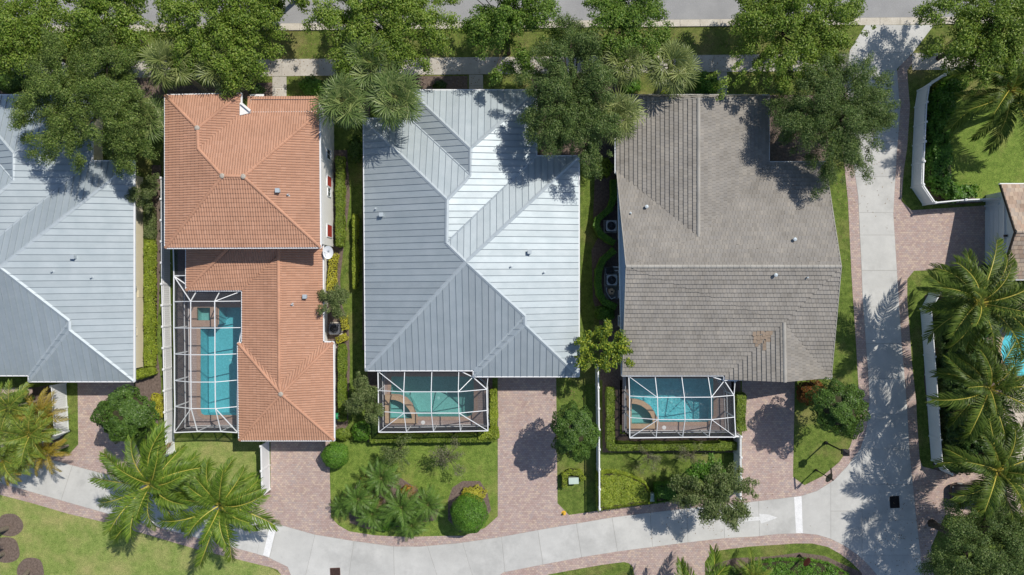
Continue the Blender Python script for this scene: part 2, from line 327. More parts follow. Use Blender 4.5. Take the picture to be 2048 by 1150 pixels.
class MB:
    """collects shapes, in world metres; build() links them as ONE mesh object"""
    def __init__(s): s.v = []; s.f = []
    def face(s, pts):
        i = len(s.v); s.v += [tuple(p) for p in pts]; s.f.append(list(range(i, i + len(pts)))); return s
    def box(s, c, d, rz=0.0):
        cx, cy, cz = c; hx, hy, hz = d[0] / 2, d[1] / 2, d[2] / 2; ca, sa = math.cos(rz), math.sin(rz); i = len(s.v)
        for z in (-hz, hz):
            for x, y in ((-hx, -hy), (hx, -hy), (hx, hy), (-hx, hy)):
                s.v.append((cx + x * ca - y * sa, cy + x * sa + y * ca, cz + z))
        s.f += [[i + 3, i + 2, i + 1, i], [i + 4, i + 5, i + 6, i + 7]] + [[i + k, i + (k + 1) % 4, i + 4 + (k + 1) % 4, i + 4 + k] for k in range(4)]
        return s
    def beam(s, a, b, w_, h_, up=Vector((0, 0, 1))):
        a = Vector(a); b = Vector(b); d = (b - a).normalized()
        sd = d.cross(up)
        if sd.length < 1e-4: sd = d.cross(Vector((0, 1, 0)))
        sd.normalize(); u = sd.cross(d); i = len(s.v)
        for q in (a, b):
            for x, y in ((-1, -1), (1, -1), (1, 1), (-1, 1)): s.v.append(tuple(q + sd * (x * w_ / 2) + u * (y * h_ / 2)))
        s.f += [[i, i + 1, i + 2, i + 3], [i + 7, i + 6, i + 5, i + 4]] + [[i + (k + 1) % 4, i + k, i + 4 + k, i + 4 + (k + 1) % 4] for k in range(4)]
        return s
    def tube(s, pts, rad, n=6, cap=True):
        pts = [Vector(p) for p in pts]
        if not hasattr(rad, '__len__'): rad = [rad] * len(pts)
        st = len(s.v)
        for j, p in enumerate(pts):
            d = (pts[min(j + 1, len(pts) - 1)] - pts[max(j - 1, 0)]).normalized()
            a = d.cross(Vector((0, 0, 1)));
            if a.length < 0.05: a = d.cross(Vector((1, 0, 0)))
            a.normalize(); b = d.cross(a)
            for k in range(n):
                t = 2 * math.pi * k / n; s.v.append(tuple(p + (a * math.cos(t) + b * math.sin(t)) * rad[j]))
        for j in range(len(pts) - 1):
            for k in range(n):
                s.f.append([st + j * n + k, st + j * n + (k + 1) % n, st + (j + 1) * n + (k + 1) % n, st + (j + 1) * n + k])
        if cap:
            s.f.append([st + k for k in range(n)][::-1]); s.f.append([st + (len(pts) - 1) * n + k for k in range(n)])
        return s
    def prism(s, poly, z0, z1, holes=()):
        """poly: list of (x,y) world; sides, top (tessellated when holes), no bottom"""
        rings = [poly] + list(holes)
        base = len(s.v)
        for r in rings:
            i = len(s.v); n = len(r)
            for z in (z0, z1): s.v += [(p[0], p[1], z) for p in r]
            for k in range(n): s.f.append([i + k, i + (k + 1) % n, i + n + (k + 1) % n, i + n + k])
        s.sheet(poly, z1, holes); return s
    def sheet(s, poly, z, holes=()):
        rings = [[Vector((p[0], p[1], 0)) for p in r] for r in [poly] + list(holes)]
        flat = [p for r in rings for p in r]
        i = len(s.v); s.v += [(p.x, p.y, z) for p in flat]
        for t in tessellate_polygon(rings):
            a, b, c = (flat[k] for k in t)
            if (b - a).cross(c - a).z < 0: t = (t[0], t[2], t[1])
            s.f.append([i + k for k in t])
        return s
    def lathe(s, c, prof, n=12):
        st = len(s.v)
        for r, z in prof:
            for k in range(n):
                t = 2 * math.pi * k / n; s.v.append((c[0] + r * math.cos(t), c[1] + r * math.sin(t), c[2] + z))
        for j in range(len(prof) - 1):
            for k in range(n): s.f.append([st + j * n + k, st + j * n + (k + 1) % n, st + (j + 1) * n + (k + 1) % n, st + (j + 1) * n + k])
        s.f.append([st + (len(prof) - 1) * n + k for k in range(n)]); return s
    def build(s, name, mat, parent=None, smooth=False):
        o = wloc(parent) if parent is not None else Vector((0, 0, 0))
        me = bpy.data.meshes.new(name)
        me.from_pydata([(p[0] - o.x, p[1] - o.y, p[2] - o.z) for p in s.v], [], s.f); me.update()
        if smooth: me.polygons.foreach_set('use_smooth', [True] * len(me.polygons))
        return add(name, me, mat, parent)

def W2(pts, z=0.0): return [tuple(P(x, y, z)[:2]) for x, y in pts]
def interp(poly, t):
    """point at index-parameter by x on polyline sorted in x"""
    for (x0, y0), (x1, y1) in zip(poly, poly[1:]):
        if x0 <= t <= x1: return (t, y0 + (y1 - y0) * (t - x0) / (x1 - x0))
    return (t, poly[-1][1] if t > poly[-1][0] else poly[0][1])
def interp_y(poly, t):
    for (x0, y0), (x1, y1) in zip(poly, poly[1:]):
        if y0 <= t <= y1: return (x0 + (x1 - x0) * (t - y0) / (y1 - y0), t)
    return poly[-1]
def clip_half(poly, a, b, c):
    """keep a*x+b*y<=c ; points are tuples, extra components interpolated"""
    out = []
    n = len(poly)
    for i in range(n):
        p, q = poly[i], poly[(i + 1) % n]
        dp = a * p[0] + b * p[1] - c; dq = a * q[0] + b * q[1] - c
        if dp <= 0: out.append(p)
        if (dp < 0 < dq) or (dq < 0 < dp):
            t = dp / (dp - dq); out.append(tuple(u + (v - u) * t for u, v in zip(p, q)))
    return out
def area2(p): return sum(p[i][0] * p[(i + 1) % len(p)][1] - p[(i + 1) % len(p)][0] * p[i][1] for i in range(len(p))) / 2

# ---------------------------------------------------------------- the setting: ground, street, lane, walks, paving
T = [(-90,868),(0,892),(126.5,925.6),(208.7,947.8),(539,1043.5),(554.8,1048),(630,1069),(708.7,1082),(787,1092.6),(839,1093),(917,1086),(1000,1074),(1075.6,1060),(1152.6,1047),(1224,1034.7),(1260.8,1030),(1370,1017),(1477,1006.5),(1512,1002.6),(1555.7,997.5),(1603,991.4)]
Bt = [(-110,936),(0,966),(41.7,977.8),(214,1027),(511,1107),(539,1116)]
Br = [(1000,1146),(1086,1129),(1161.7,1114.7),(1234.7,1103),(1305,1094),(1375.6,1084.8),(1448.6,1076.4),(1512,1073),(1555.7,1068),(1603,1066.6)]
L = [(1731,50),(1700,100),(1693,140),(1700,250),(1704,320),(1709,343),(1716,391),(1718,436),(1722.6,530),(1725,596),(1731,677),(1736.6,755),(1739,802),(1737,830),(1731,866),(1720,898)]
R = [(1868,50),(1826,105),(1794,138),(1797,178),(1800.6,217),(1797,270),(1793.6,308),(1786.7,427.5),(1790.8,491.5),(1795,558),(1800.6,643.5),(1804.8,704.7),(1813,796.6),(1815,830),(1818.7,898)]

POOL2 = [(401,655),(404,650),(410,648),(438,648),(438,614),(485,614),(485,826),(480,830.5),(409,830.5),(403,827),(401,820)]
POOL3 = [(782,752),(948,752),(948.6,818),(944,830),(936,833.6),(836,833.6),(830,820),(824,806),(814,795),(800,789),(782,788)]
POOL4 = [(1259,756),(1427,756),(1427,830),(1423,840),(1414,844),(1318,844),(1309,826),(1300,812),(1286,802),(1272,798),(1259,798)]
SPA2 = [(396,613),(426,613),(426,642),(396,642)]
SPA3 = [(780,797),(792,798),(803,802),(813,809),(820,818),(825,829),(826,836.5),(780,836.5)]
SPA4 = [(1261,805),(1271,806),(1281,809),(1291,816),(1299,825),(1304,836),(1305,847),(1261,847)]
POOL5 = [(2060,655),(2030,655),(2012,664),(2003,682),(2000,700),(2004,722),(2016,742),(2034,752),(2080,756),(2200,756),(2200,655)]
def rectpx(x0, y0, x1, y1): return [(x0, y0), (x1, y0), (x1, y1), (x0, y1)]
HOLES = [rectpx(352, 575, 486, 860), rectpx(762, 744, 972, 856), rectpx(1240, 750, 1466, 868), rectpx(1990, 640, 2210, 770)]

g = MB().sheet([(-420, -420), (420, -420), (420, 420), (-420, 420)], -0.02, [W2(h) for h in HOLES]).build('ground', MT['grass']); tag(g, kind='structure')
def sheet(name, pts, z, mat, holes=(), parent=None):
    o = MB().sheet(W2(pts), z, [W2(h) for h in holes]).build(name, MT[mat], parent)
    return tag(o, kind='structure')
# lawns of their own turf
sheet('lawn', [(-900,1000),(-60,973),(0,989.6),(65,1006.5),(135.6,1027.4),(214,1045.6),(289.5,1067.8),(391,1097.8),(512,1127.8),(539,1134),(562.6,1150),(575,1400),(-900,1400)], -0.014, 'grass_dry')
sheet('lawn', [(659.6,884),(995.6,884),(995.6,1032.6),(969.5,1056),(927.7,1071.7),(886,1071.7),(813,1074),(747.8,1070.4),(698,1062.6),(677.4,1050.8),(662,1035),(659.6,944)], -0.014, 'grass_deep')
sheet('lawn', [(345,876),(520,876),(524,990),(440,1010),(345,980)], -0.0135, 'grass_dry')
sheet('lawn', [(1112,770),(1195,770),(1197,1022),(1138,1030),(1115,1006)], -0.0132, 'grass')
sheet('lawn', [(1200,850),(1480,850),(1480,985),(1200,1015)], -0.0128, 'grass')
sheet('lawn', [(1590,760),(1664,752),(1690,300),(1712,677),(1721,838),(1711.5,858),(1700,894),(1678,924.6),(1644.7,952.5),(1608.5,970.5),(1586,954)], -0.0125, 'grass')
sheet('lawn', [(1905,165),(2300,150),(2300,400),(1895,405),(1850,390),(1850,200)], -0.012, 'grass_deep')
sheet('verge', [(-900,74),(2600,38),(2600,100),(-900,131)], -0.0115, 'grass_verge')
sheet('verge', [(-900,160),(2600,132),(2600,200),(1240,200),(-900,215)], -0.011, 'grass_verge')

# bark mulch beds
def bed(pts, z=-0.006, holes=()): return sheet('mulch_bed', pts, z, 'mulch', holes)
bed([(303,330),(322,330),(324,420),(318,600),(312,690),(322,760),(324,850),(285,850),(270,770),(270,735),(290,735),(305,700)])
bed([(664,480),(690,480),(700,390),(694,300),(668,300)], -0.0058); bed([(655,492),(688,490),(680,560),(684,610),(697,650),(700,720),(696,850),(672,880),(672,690),(655,690)], -0.0056)
bed([(1190,340),(1245,340),(1248,760),(1200,760),(1198,640),(1186,600),(1183,500),(1199,470),(1186,440)], -0.0054)
bed([(712,970),(752,930),(790,948),(845,985),(880,1010),(872,1040),(812,1052),(735,1058),(700,1046),(695,1000)], -0.0052)
bed([(896,1000),(905,975),(925,962),(960,962),(975,985),(982,1020),(962,1055),(920,1064),(896,1040)], -0.005)
bed([(1411,1134),(1470,1116),(1540,1113),(1600,1105),(1650,1112),(1690,1130),(1735,1150),(1740,1250),(1411,1250)], -0.0048)
bed([(735,742),(985,742),(985,884),(735,884)], -0.0046, [HOLES[1]]); bed([(1205,745),(1482,745),(1478,905),(1205,905)], -0.0044, [HOLES[2]])
bed([(1905,165),(1848,200),(1838,330),(1855,390),(1900,410),(1965,405),(1940,390),(1905,370),(1895,280),(1905,220)], -0.0042)
bed([(1850,590),(1990,560),(2200,560),(2200,960),(1870,960),(1848,760)], -0.004, [[(1990,640),(2195,640),(2195,770),(1990,770)]])
bed([(0,785),(100,770),(130,860),(118,900),(0,880),(-300,880),(-300,770)], -0.0038)
bed([(505,985),(545,980),(545,1035),(520,1032),(480,1020)], -0.0036)
bed([(800,152),(935,152),(935,184),(800,184)], -0.0034)
bed([(-200,160),(330,150),(330,196),(-200,196)], -0.0033); bed([(335,172),(545,165),(545,196),(335,200)], -0.0032); bed([(690,150),(740,150),(740,700),(725,700),(725,240),(690,240)], -0.003)
bed([(1060,152),(1240,150),(1240,340),(1190,340),(1160,320),(1072,310),(1072,185)], -0.0028)
bed([(1537,190),(1640,190),(1660,300),(1650,340),(1537,340)], -0.0026)
for cx_, cy_, r_ in ((20,1050,25), (12,1100,28), (62,1140,27), (-30,1080,24)):
    sheet('mulch_ring', [(cx_ + r_ * (1 + 0.08 * math.sin(3 * a + cx_)) * math.cos(a), cy_ + r_ * (1 + 0.08 * math.cos(2 * a)) * math.sin(a)) for a in [i * math.pi / 12 for i in range(24)]], -0.0024, 'mulch')

# brick paving: driveways and the borders of the lane
sheet('brick_paving', [(155,755),(268,755),(268,880),(312,980),(208.7,955),(126.5,932),(0,899),(-90,875),(-90,853),(0,877),(90,905),(120,903),(138,908.7),(156.5,889)], -0.001, 'paver')
sheet('brick_paving', [(-110,930),(0,960),(214,1020),(511,1100),(539,1110),(565,1118),(580,1130),(592,1150),(600,1200),(572,1200),(562.6,1150),(554.8,1139.5),(539,1134),(512,1127.8),(391,1097.8),(289.5,1067.8),(214,1045.6),(135.6,1027.4),(65,1006.5),(0,989.6),(-110,960)], -0.001, 'paver')
sheet('brick_paving', [(541,860),(659.6,860),(659.6,944),(662,1035),(677.4,1050.8),(698,1062.6),(747.8,1070.4),(813,1074),(886,1071.7),(927.7,1071.7),(969.5,1056),(995.6,1032.6),(995.6,742),(1112,742),(1115,1006.5),(1138,1030),(1193,1022),(1300,1009),(1410,990),(1484,975),(1484,745),(1590,745),(1586,954),(1608.5,970.5),(1644.7,952.5),(1678,924.6),(1700,894),(1711.5,858),(1721,838),(1718.5,797),(1711.5,677),(1704.6,574),(1703,547),(1699,463.7),(1696,402),(1689,333),(1680,250),(1680,150),(1715,150),(1732,500),(1745,800),(1732,905),(1645,990),(1500,1015),(1260,1045),(1000,1090),(839,1110),(700,1095),(560,1060),(540,1052),(430,1018),(505,1000),(541,985)], -0.001, 'paver')
sheet('brick_paving', [(1839.5,107),(1814.5,140.5),(1817,178),(1820,211.5),(1814.5,294),(1807.5,341),(1803,402.5),(1823,420.5),(1848,419),(1985,410),(1985,537),(1887,539),(1828,541.6),(1814.5,558),(1814.5,600),(1820,671),(1824,727),(1832.6,805),(1834,838),(1839.5,919),(1845,933),(1887,944),(2300,944),(2300,1035),(1960,1036),(1890,1030),(1862,1094),(1872,1200),(1838,1200),(1828,1036),(1810,850),(1790,600),(1778,430),(1787,300),(1790,150),(1810,115)], -0.001, 'paver')
sheet('brick_paving', [(940,1200),(1000,1135),(1300,1080),(1500,1062),(1610,1055),(1655,1064),(1700,1086),(1750,1125),(1775,1200),(1745,1200),(1722.6,1144.5),(1703,1125),(1681,1108),(1656,1094),(1625,1087),(1592,1087),(1500,1093),(1443,1100),(1422.5,1105.6),(1409.5,1124),(1411,1200),(1269,1200),(1268.6,1150),(1266,1134),(1258,1126.5),(1247.8,1124),(1208.7,1129),(1161.7,1137),(1099,1148.6),(1040,1165),(1000,1200)], -0.001, 'paver')
sheet('brick_paving', [(-40,775),(66,775),(66,797),(40,800),(-40,802)], 0.08, 'paver')

# street, gutter and kerb
def yk(x, y0): return y0 - 0.0097 * (x - 290)
tag(MB().sheet(W2([(-2200, -300), (3800, -300), (3800, yk(3800, 50)), (-2200, yk(-2200, 50))]), -0.012).build('street', MT['asphalt']), kind='structure')
kb = tag(MB().sheet(W2([(-2200, yk(-2200, 49)), (-2200, yk(-2200, 64)), (3800, yk(3800, 64)), (3800, yk(3800, 49))]), -0.008).build('kerb', MT['joint']), kind='structure')
for i in range(-6, 56):
    x0, x1 = i * 40 + 0.4, i * 40 + 39.6
    if 1730 < (x0 + x1) / 2 < 1868:
        m = MB().prism(W2([(x0, yk(x0, 49.5)), (x0, yk(x0, 64)), (x1, yk(x1, 64)), (x1, yk(x1, 49.5))][::-1]), -0.05, 0.004)
    else:
        m = MB().prism(W2([(x0, yk(x0, 49.5)), (x0, yk(x0, 58.7)), (x1, yk(x1, 58.7)), (x1, yk(x1, 49.5))][::-1]), -0.05, 0.0)
        m.prism(W2([(x0, yk(x0, 58.8)), (x0, yk(x0, 64)), (x1, yk(x1, 64)), (x1, yk(x1, 58.8))][::-1]), -0.05, 0.11)
    m.build('kerb_stone', MT['kerb'], kb)

# sidewalk and the paths to the front doors
def sw(x, y0): return y0 - 0.0097 * (x - 520)
wk = tag(MB().sheet(W2([(-400, sw(-400, 119)), (-400, sw(-400, 152)), (1700, sw(1700, 152)), (1700, sw(1700, 119))]), -0.004).build('sidewalk', MT['joint']), kind='structure')
x = -300.0
while x < 2300:
    x1 = x + 36
    if not (1655 < (x + x1) / 2 < 1835):
        MB().prism(W2([(x + 0.3, sw(x, 118.7)), (x1 - 0.3, sw(x1, 118.7)), (x1 - 0.3, sw(x1, 152.6)), (x + 0.3, sw(x, 152.6))]), -0.08, 0.012).build('slab', MT['walk'], wk)
    x = x1
for a, b, y1 in ((545, 573, 200), (938, 966, 190), (1435, 1454, 200), (38, 62, 198)):
    fp = tag(MB().sheet(W2(rectpx(a + 1, sw(a, 153), b - 1, y1)), -0.003).build('front_path', MT['joint']), kind='structure')
    y = sw(a, 153.2)
    while y < y1:
        MB().prism(W2(rectpx(a, y + 0.3, b, min(y + 22, y1) - 0.3)), -0.08, 0.013).build('slab', MT['walk'], fp); y += 22

# the concrete lane, slab by slab
lane = tag(MB().sheet(W2(T + [(1603,1066)] + Br[::-1][1:] + [(1000,1200),(600,1200),(590,1150),(575,1134),(560,1123)] + Bt[::-1]), 0.001).build('lane', MT['joint']), kind='structure')
def slab(poly, z=0.012, parent=None, mat='concrete'):
    if area2(poly) < 0: poly = poly[::-1]
    c = (sum(p[0] for p in poly) / len(poly), sum(p[1] for p in poly) / len(poly))
    q = []
    for p in poly:
        d = math.hypot(p[0] - c[0], p[1] - c[1]); k = max(0.0, 1 - 0.016 / max(d, 0.05)); q.append((c[0] + (p[0] - c[0]) * k, c[1] + (p[1] - c[1]) * k))
    return MB().prism(q, -0.1, z).build('slab', MT[mat], parent or lane)
def seg(poly, a, b, f=interp, ax=0):
    pts = [f(poly, a)] + [p for p in poly if a + 1 < p[ax] < b - 1] + [f(poly, b)]
    return pts
jl = [(-80,-100),(-5,-27),(70,47),(145,122),(220,198),(295,272),(370,347),(450,428),(528,514),(539.5,525.5)]
for (a, c), (b, d) in zip(jl, jl[1:]):
    slab(W2(seg(T, a, b) + seg(Bt, c, d)[::-1]))
jm = [(539.5,525.5),(555.5,539),(630,600),(708,690),(787,790),(855,890),(925,960)]
Bx = [(525.5,1111),(539,1116),(575.6,1134),(600,1200),(690,1200),(790,1200),(890,1200),(960,1200)]
for (a, c), (b, d) in zip(jm, jm[1:]):
    slab(W2(seg(T, a, b) + seg(Bx, c, d)[::-1]))
slab(W2(seg(T, 925, 1003) + [(1010,1143),(985,1160),(975,1200),(960,1200)]))
jr = [(1003,1010),(1075.6,1086),(1152.6,1163),(1224,1235),(1300,1305),(1373,1376),(1447,1449),(1517,1519),(1603,1603)]
for (a, c), (b, d) in zip(jr, jr[1:]):
    slab(W2(seg(T, a, b) + seg(Br, c, d)[::-1]))
lane2 = tag(MB().sheet(W2(L + [(1695,931.6),(1667,961),(1633.6,981.7),(1603,991.4),(1603,1066.6),(1633.6,1069.4),(1661.4,1077.7),(1689,1091.6),(1717,1111),(1739,1132),(1755,1152),(1772,1200),(1858,1200),(1845,1150),(1839.5,1094),(1832.6,1036),(1825.6,969)] + R[::-1]), 0.0015).build('lane', MT['joint']), kind='structure')
jy = [50,105,141,213,283,353,425,470,541,614,687,757,828,898]
for a, b in zip(jy, jy[1:]):
    slab(W2(seg(L, a, b, interp_y, 1) + seg(R, a, b, interp_y, 1)[::-1]), 0.012, lane2)
X = W2([(1720,898),(1695,931.6),(1667,961),(1633.6,981.7),(1603,991.4),(1603,1066.6),(1633.6,1069.4),(1661.4,1077.7),(1689,1091.6),(1717,1111),(1739,1132),(1755,1152),(1772,1200),(1858,1200),(1845,1150),(1839.5,1094),(1832.6,1036),(1825.6,969),(1818.7,898)])
def wx(x): return (x - CX) / S
def wy(y): return (CY - y) / S
for xa, xb, ys in ((1500, 1661.4, (800, 1300)), (1661.4, 1724, (800, 1022, 1300)), (1724, 1900, (800, 969, 1040, 1110, 1300))):
    p = clip_half(clip_half(X, -1, 0, -wx(xa)), 1, 0, wx(xb))
    for ya, yb in zip(ys, ys[1:]):
        q = clip_half(clip_half(p, 0, 1, wy(ya)), 0, -1, -wy(yb))
        if len(q) > 2 and abs(area2(q)) > 0.05: slab(q, 0.012, lane2)
def mark(pts, mat='paint'):
    o = MB().sheet(W2(pts), 0.0165).build('road_marking', MT[mat]); return tag(o, kind='structure')
mark([(541,1045),(554,1048.5),(538.5,1114),(526,1110)])
mark([(1588,994),(1603,992),(1605.5,1066),(1592,1066)])
mark([(1490,1035),(1519,1033),(1518,1027),(1537,1029),(1555,1035),(1537,1042),(1522,1047),(1520,1040.5),(1490,1043)], 'paint_worn')

# ---------------------------------------------------------------- roofs
def newell(p):
    n = Vector((0, 0, 0))
    for a, b in zip(p, p[1:] + p[:1]):
        n.x += (a.y - b.y) * (a.z + b.z); n.y += (a.z - b.z) * (a.x + b.x); n.z += (a.x - b.x) * (a.y + b.y)
    n.normalize(); return n if n.z > 0 else -n
class Facet:
    def __init__(s, pts):
        s.p = [Vector(q) for q in pts]; s.n = newell(s.p); hn = math.hypot(s.n.x, s.n.y)
        d = Vector((s.n.x / hn, s.n.y / hn, 0)); s.E = Vector((-d.y, d.x, 0)); s.U = Vector((-d.x * s.n.z, -d.y * s.n.z, hn))
        s.o = sum(s.p, Vector((0, 0, 0))) / len(s.p)
        s.q = [((a - s.o).dot(s.E), (a - s.o).dot(s.U)) for a in s.p]
        if area2(s.q) < 0: s.q = s.q[::-1]; s.p = s.p[::-1]
        s.tr = [tuple(s.q[i] for i in t) for t in tessellate_polygon([[Vector((a, b, 0)) for a, b in s.q]])]
        s.tr = [t if area2(t) > 0 else t[::-1] for t in s.tr]
    def w(s, e, u, h=0.0): return s.o + s.E * e + s.U * u + s.n * h
    def inside(s, x, y):
        r = False; q = s.q; n = len(q)
        for i in range(n):
            (x0, y0), (x1, y1) = q[i], q[(i + 1) % n]
            if (y0 > y) != (y1 > y) and x < (x1 - x0) * (y - y0) / (y1 - y0) + x0: r = not r
        return r
def metal_panels(f, parent, wd=0.56, phase=0.0):
    e0 = min(a for a, _ in f.q); e1 = max(a for a, _ in f.q)
    i = math.floor((e0 - phase) / wd)
    while phase + i * wd < e1:
        a = phase + i * wd; b = a + wd; i += 1
        q = clip_half(clip_half(f.q, -1, 0, -a), 1, 0, b)
        if len(q) < 3 or abs(area2(q)) < 0.01: continue
        m = MB(); m.face([f.w(x, y, 0.02) for x, y in q])
        nfp = len(m.f); us = [y for x, y in q if abs(x - a) < 1e-4]
        if len(us) >= 2:
            u0, u1 = min(us) , max(us); r = 0.014
            if u1 - u0 > 0.05:
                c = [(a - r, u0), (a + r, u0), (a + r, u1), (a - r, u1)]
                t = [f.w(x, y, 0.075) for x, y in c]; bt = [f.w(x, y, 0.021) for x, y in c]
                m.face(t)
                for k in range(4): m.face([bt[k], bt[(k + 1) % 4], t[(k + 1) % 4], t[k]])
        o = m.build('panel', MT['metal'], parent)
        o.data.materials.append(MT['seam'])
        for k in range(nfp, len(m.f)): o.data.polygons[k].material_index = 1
def clip_tri(poly, tri):
    for i in range(3):
        (x0, y0), (x1, y1) = tri[i], tri[(i + 1) % 3]
        a, b = (y1 - y0), -(x1 - x0)
        poly = clip_half(poly, a, b, a * x0 + b * y0)
        if len(poly) < 3: return []
    return poly
def tiles(f, m, cw, tw, kind, lift=0.05, rng=random):
    """lays every tile of one roof facet into m: courses from the eave up, cut along hips and valleys"""
    es = [a for a, _ in f.q]; us = [b for _, b in f.q]
    nr = int((max(us) - min(us)) / cw) + 2; nc = int((max(es) - min(es)) / tw) + 2
    for r in range(nr):
        u0 = min(us) + r * cw; off = (0.5 * tw if (r % 2 and kind == 'flat') else 0.0) + (rng.uniform(-0.01, 0.01))
        for c in range(-1, nc):
            e0 = min(es) + c * tw + off; e1 = e0 + tw; u1 = u0 + cw
            ins = [f.inside(x, y) for x in (e0, e1) for y in (u0, u1)]
            if not any(ins):
                if not f.inside((e0 + e1) / 2, (u0 + u1) / 2): continue
            j = rng.uniform(-0.006, 0.006)
            if kind == 'flat':
                gp = 0.006
                quads = [[(e0 + gp, u0, lift + j), (e1 - gp, u0, lift + j), (e1 - gp, u1 + 0.02, 0.012 + j), (e0 + gp, u1 + 0.02, 0.012 + j)],
                         [(e0 + gp, u0, 0.0), (e1 - gp, u0, 0.0), (e1 - gp, u0 + 1e-4, lift + j), (e0 + gp, u0 + 1e-4, lift + j)]]
            else:
                prof = [(0.0, 0.0), (0.20, 0.036), (0.42, 0.05), (0.64, 0.036), (0.84, 0.0), (1.0, -0.002)]
                quads = []
                for (xa, ha), (xb, hb) in zip(prof, prof[1:]):
                    a, b = e0 + tw * xa, e0 + tw * xb
                    quads.append([(a, u0, lift * .7 + ha + j), (b, u0, lift * .7 + hb + j), (b, u1 + 0.02, ha + j), (a, u1 + 0.02, hb * 0 + ha + j) if False else (a, u1 + 0.02, ha + j)])
                    quads[-1][2] = (b, u1 + 0.02, hb + j)
                quads.append([(e0, u0, 0.0), (e0 + 0.84 * tw, u0, 0.0), (e0 + 0.64 * tw, u0 + 1e-4, lift * .7 + 0.036 + j), (e0 + 0.20 * tw, u0 + 1e-4, lift * .7 + 0.036 + j)])
            if all(ins):
                base = len(m.v); idx = {}
                for q in quads:
                    fc = []
                    for v in q:
                        if v not in idx: idx[v] = len(m.v); m.v.append(tuple(f.w(*v)))
                        fc.append(idx[v])
                    m.f.append(fc)
            else:
                idx = {}
                for q in quads:
                    for t in f.tr:
                        pc = clip_tri(q, t)
                        if len(pc) >= 3:
                            fc = []
                            for v in pc:
                                k = tuple(round(z, 4) for z in v)
                                if k not in idx: idx[k] = len(m.v); m.v.append(tuple(f.w(*v)))
                                if idx[k] not in fc: fc.append(idx[k])
                            if len(fc) >= 3: m.f.append(fc)
def caps(a, b, parent, mat, ln=0.42, wd=0.24, h=0.11, name='ridge_tile'):
    """half-round cap tiles along a hip or ridge, each its own piece"""
    a = Vector(a); b = Vector(b); d = b - a; n = max(1, int(d.length / ln)); d.normalize(); st = (Vector(b) - a).length / n
    sd = d.cross(Vector((0, 0, 1))).normalized(); u = sd.cross(d)
    for i in range(n):
        m = MB(); p0 = a + d * (i * st - 0.01); p1 = a + d * ((i + 1) * st + 0.03)
        rows = []
        for p, k, z in ((p0, 1.0, 0.012), (p1, 0.93, 0.0)):
            rows.append([p + sd * (wd / 2 * k * math.cos(t)) + u * (h * k * math.sin(t) - 0.02 + z) for t in [math.pi * q / 5 for q in range(6)]])
        for k in range(5): m.face([rows[0][k + 1], rows[0][k], rows[1][k], rows[1][k + 1]])
        m.face(rows[0])
        m.build(name, MT[mat], parent)
def cap_bar(a, b, parent, mat, wd=0.26, name='ridge_cap', lift=0.05):
    a = Vector(a); b = Vector(b); d = (b - a).normalized(); sd = d.cross(Vector((0, 0, 1))).normalized(); u = sd.cross(d)
    m = MB(); q = [[p + sd * x + u * y for x, y in ((-wd / 2, lift - 0.035), (0, lift + 0.05), (wd / 2, lift - 0.035))] for p in (a, b)]
    m.face([q[0][1], q[0][0], q[1][0], q[1][1]]); m.face([q[0][2], q[0][1], q[1][1], q[1][2]])
    m.face([q[0][0], q[0][1], q[0][2]]); m.face([q[1][2], q[1][1], q[1][0]])
    return m.build(name, MT[mat], parent)
def RP(px, py, ze, pitch, axis, e):
    c, p = (CX, px) if axis == 'x' else (CY, py)
    E = (e - c) / S * (H - ze) / H; z = ze
    for _ in range(40): z = ze + pitch * abs((p - c) / S * (H - z) / H - E)
    return P(px, py, z)
def AT(px, Y, z):
    v = P(px, 0, z); return Vector((v.x, Y, z))
def house_deck(parent, facets, mat, eave, ze, trim='white', th=0.16):
    """the roof itself: deck under the covering, soffit and fascia with gutter"""
    m = MB()
    for f in facets:
        for t in f.tr: m.face([f.w(x, y, -0.005) for x, y in t])
    rf = m.build('roof', MT[mat], parent)
    if eave:
        pl = [(v.x, v.y) for v in eave]
        if area2(pl) < 0: pl = pl[::-1]
        MB().sheet(pl, ze - th - 0.02).build('soffit', MT[trim], rf)
        fm = MB()
        n = len(pl)
        for i in range(n):
            a, b = Vector((*pl[i], 0)), Vector((*pl[(i + 1) % n], 0)); d = (b - a).normalized(); o = Vector((d.y, -d.x, 0)) * 0.055
            fm.beam(a + o - d * 0.05 + Vector((0, 0, ze - th / 2 - 0.01)), b + o + d * 0.05 + Vector((0, 0, ze - th / 2 - 0.01)), 0.10, th)
        fm.build('gutter', MT[trim], rf)
    return rf
def offset_poly(pl, d):
    if area2(pl) < 0: pl = pl[::-1]
    n = len(pl); out = []
    for i in range(n):
        a, b, c = (Vector(pl[(i + k) % n][:2]) for k in (-1, 0, 1))
        d1 = (b - a).normalized(); d2 = (c - b).normalized(); n1 = Vector((-d1.y, d1.x)); n2 = Vector((-d2.y, d2.x))
        k = n1 + n2; den = 1 + n1.dot(n2); out.append(tuple(b + k * (d / max(den, 0.2))))
    return out
def walls(parent, pl, z1, mat, name='wall', z0=-0.05):
    if area2(pl) < 0: pl = pl[::-1]
    m = MB(); n = len(pl)
    for i in range(n):
        a, b = pl[i], pl[(i + 1) % n]; m.face([(a[0], a[1], z0), (b[0], b[1], z0), (b[0], b[1], z1), (a[0], a[1], z1)])
    return m.build(name, MT[mat], parent)
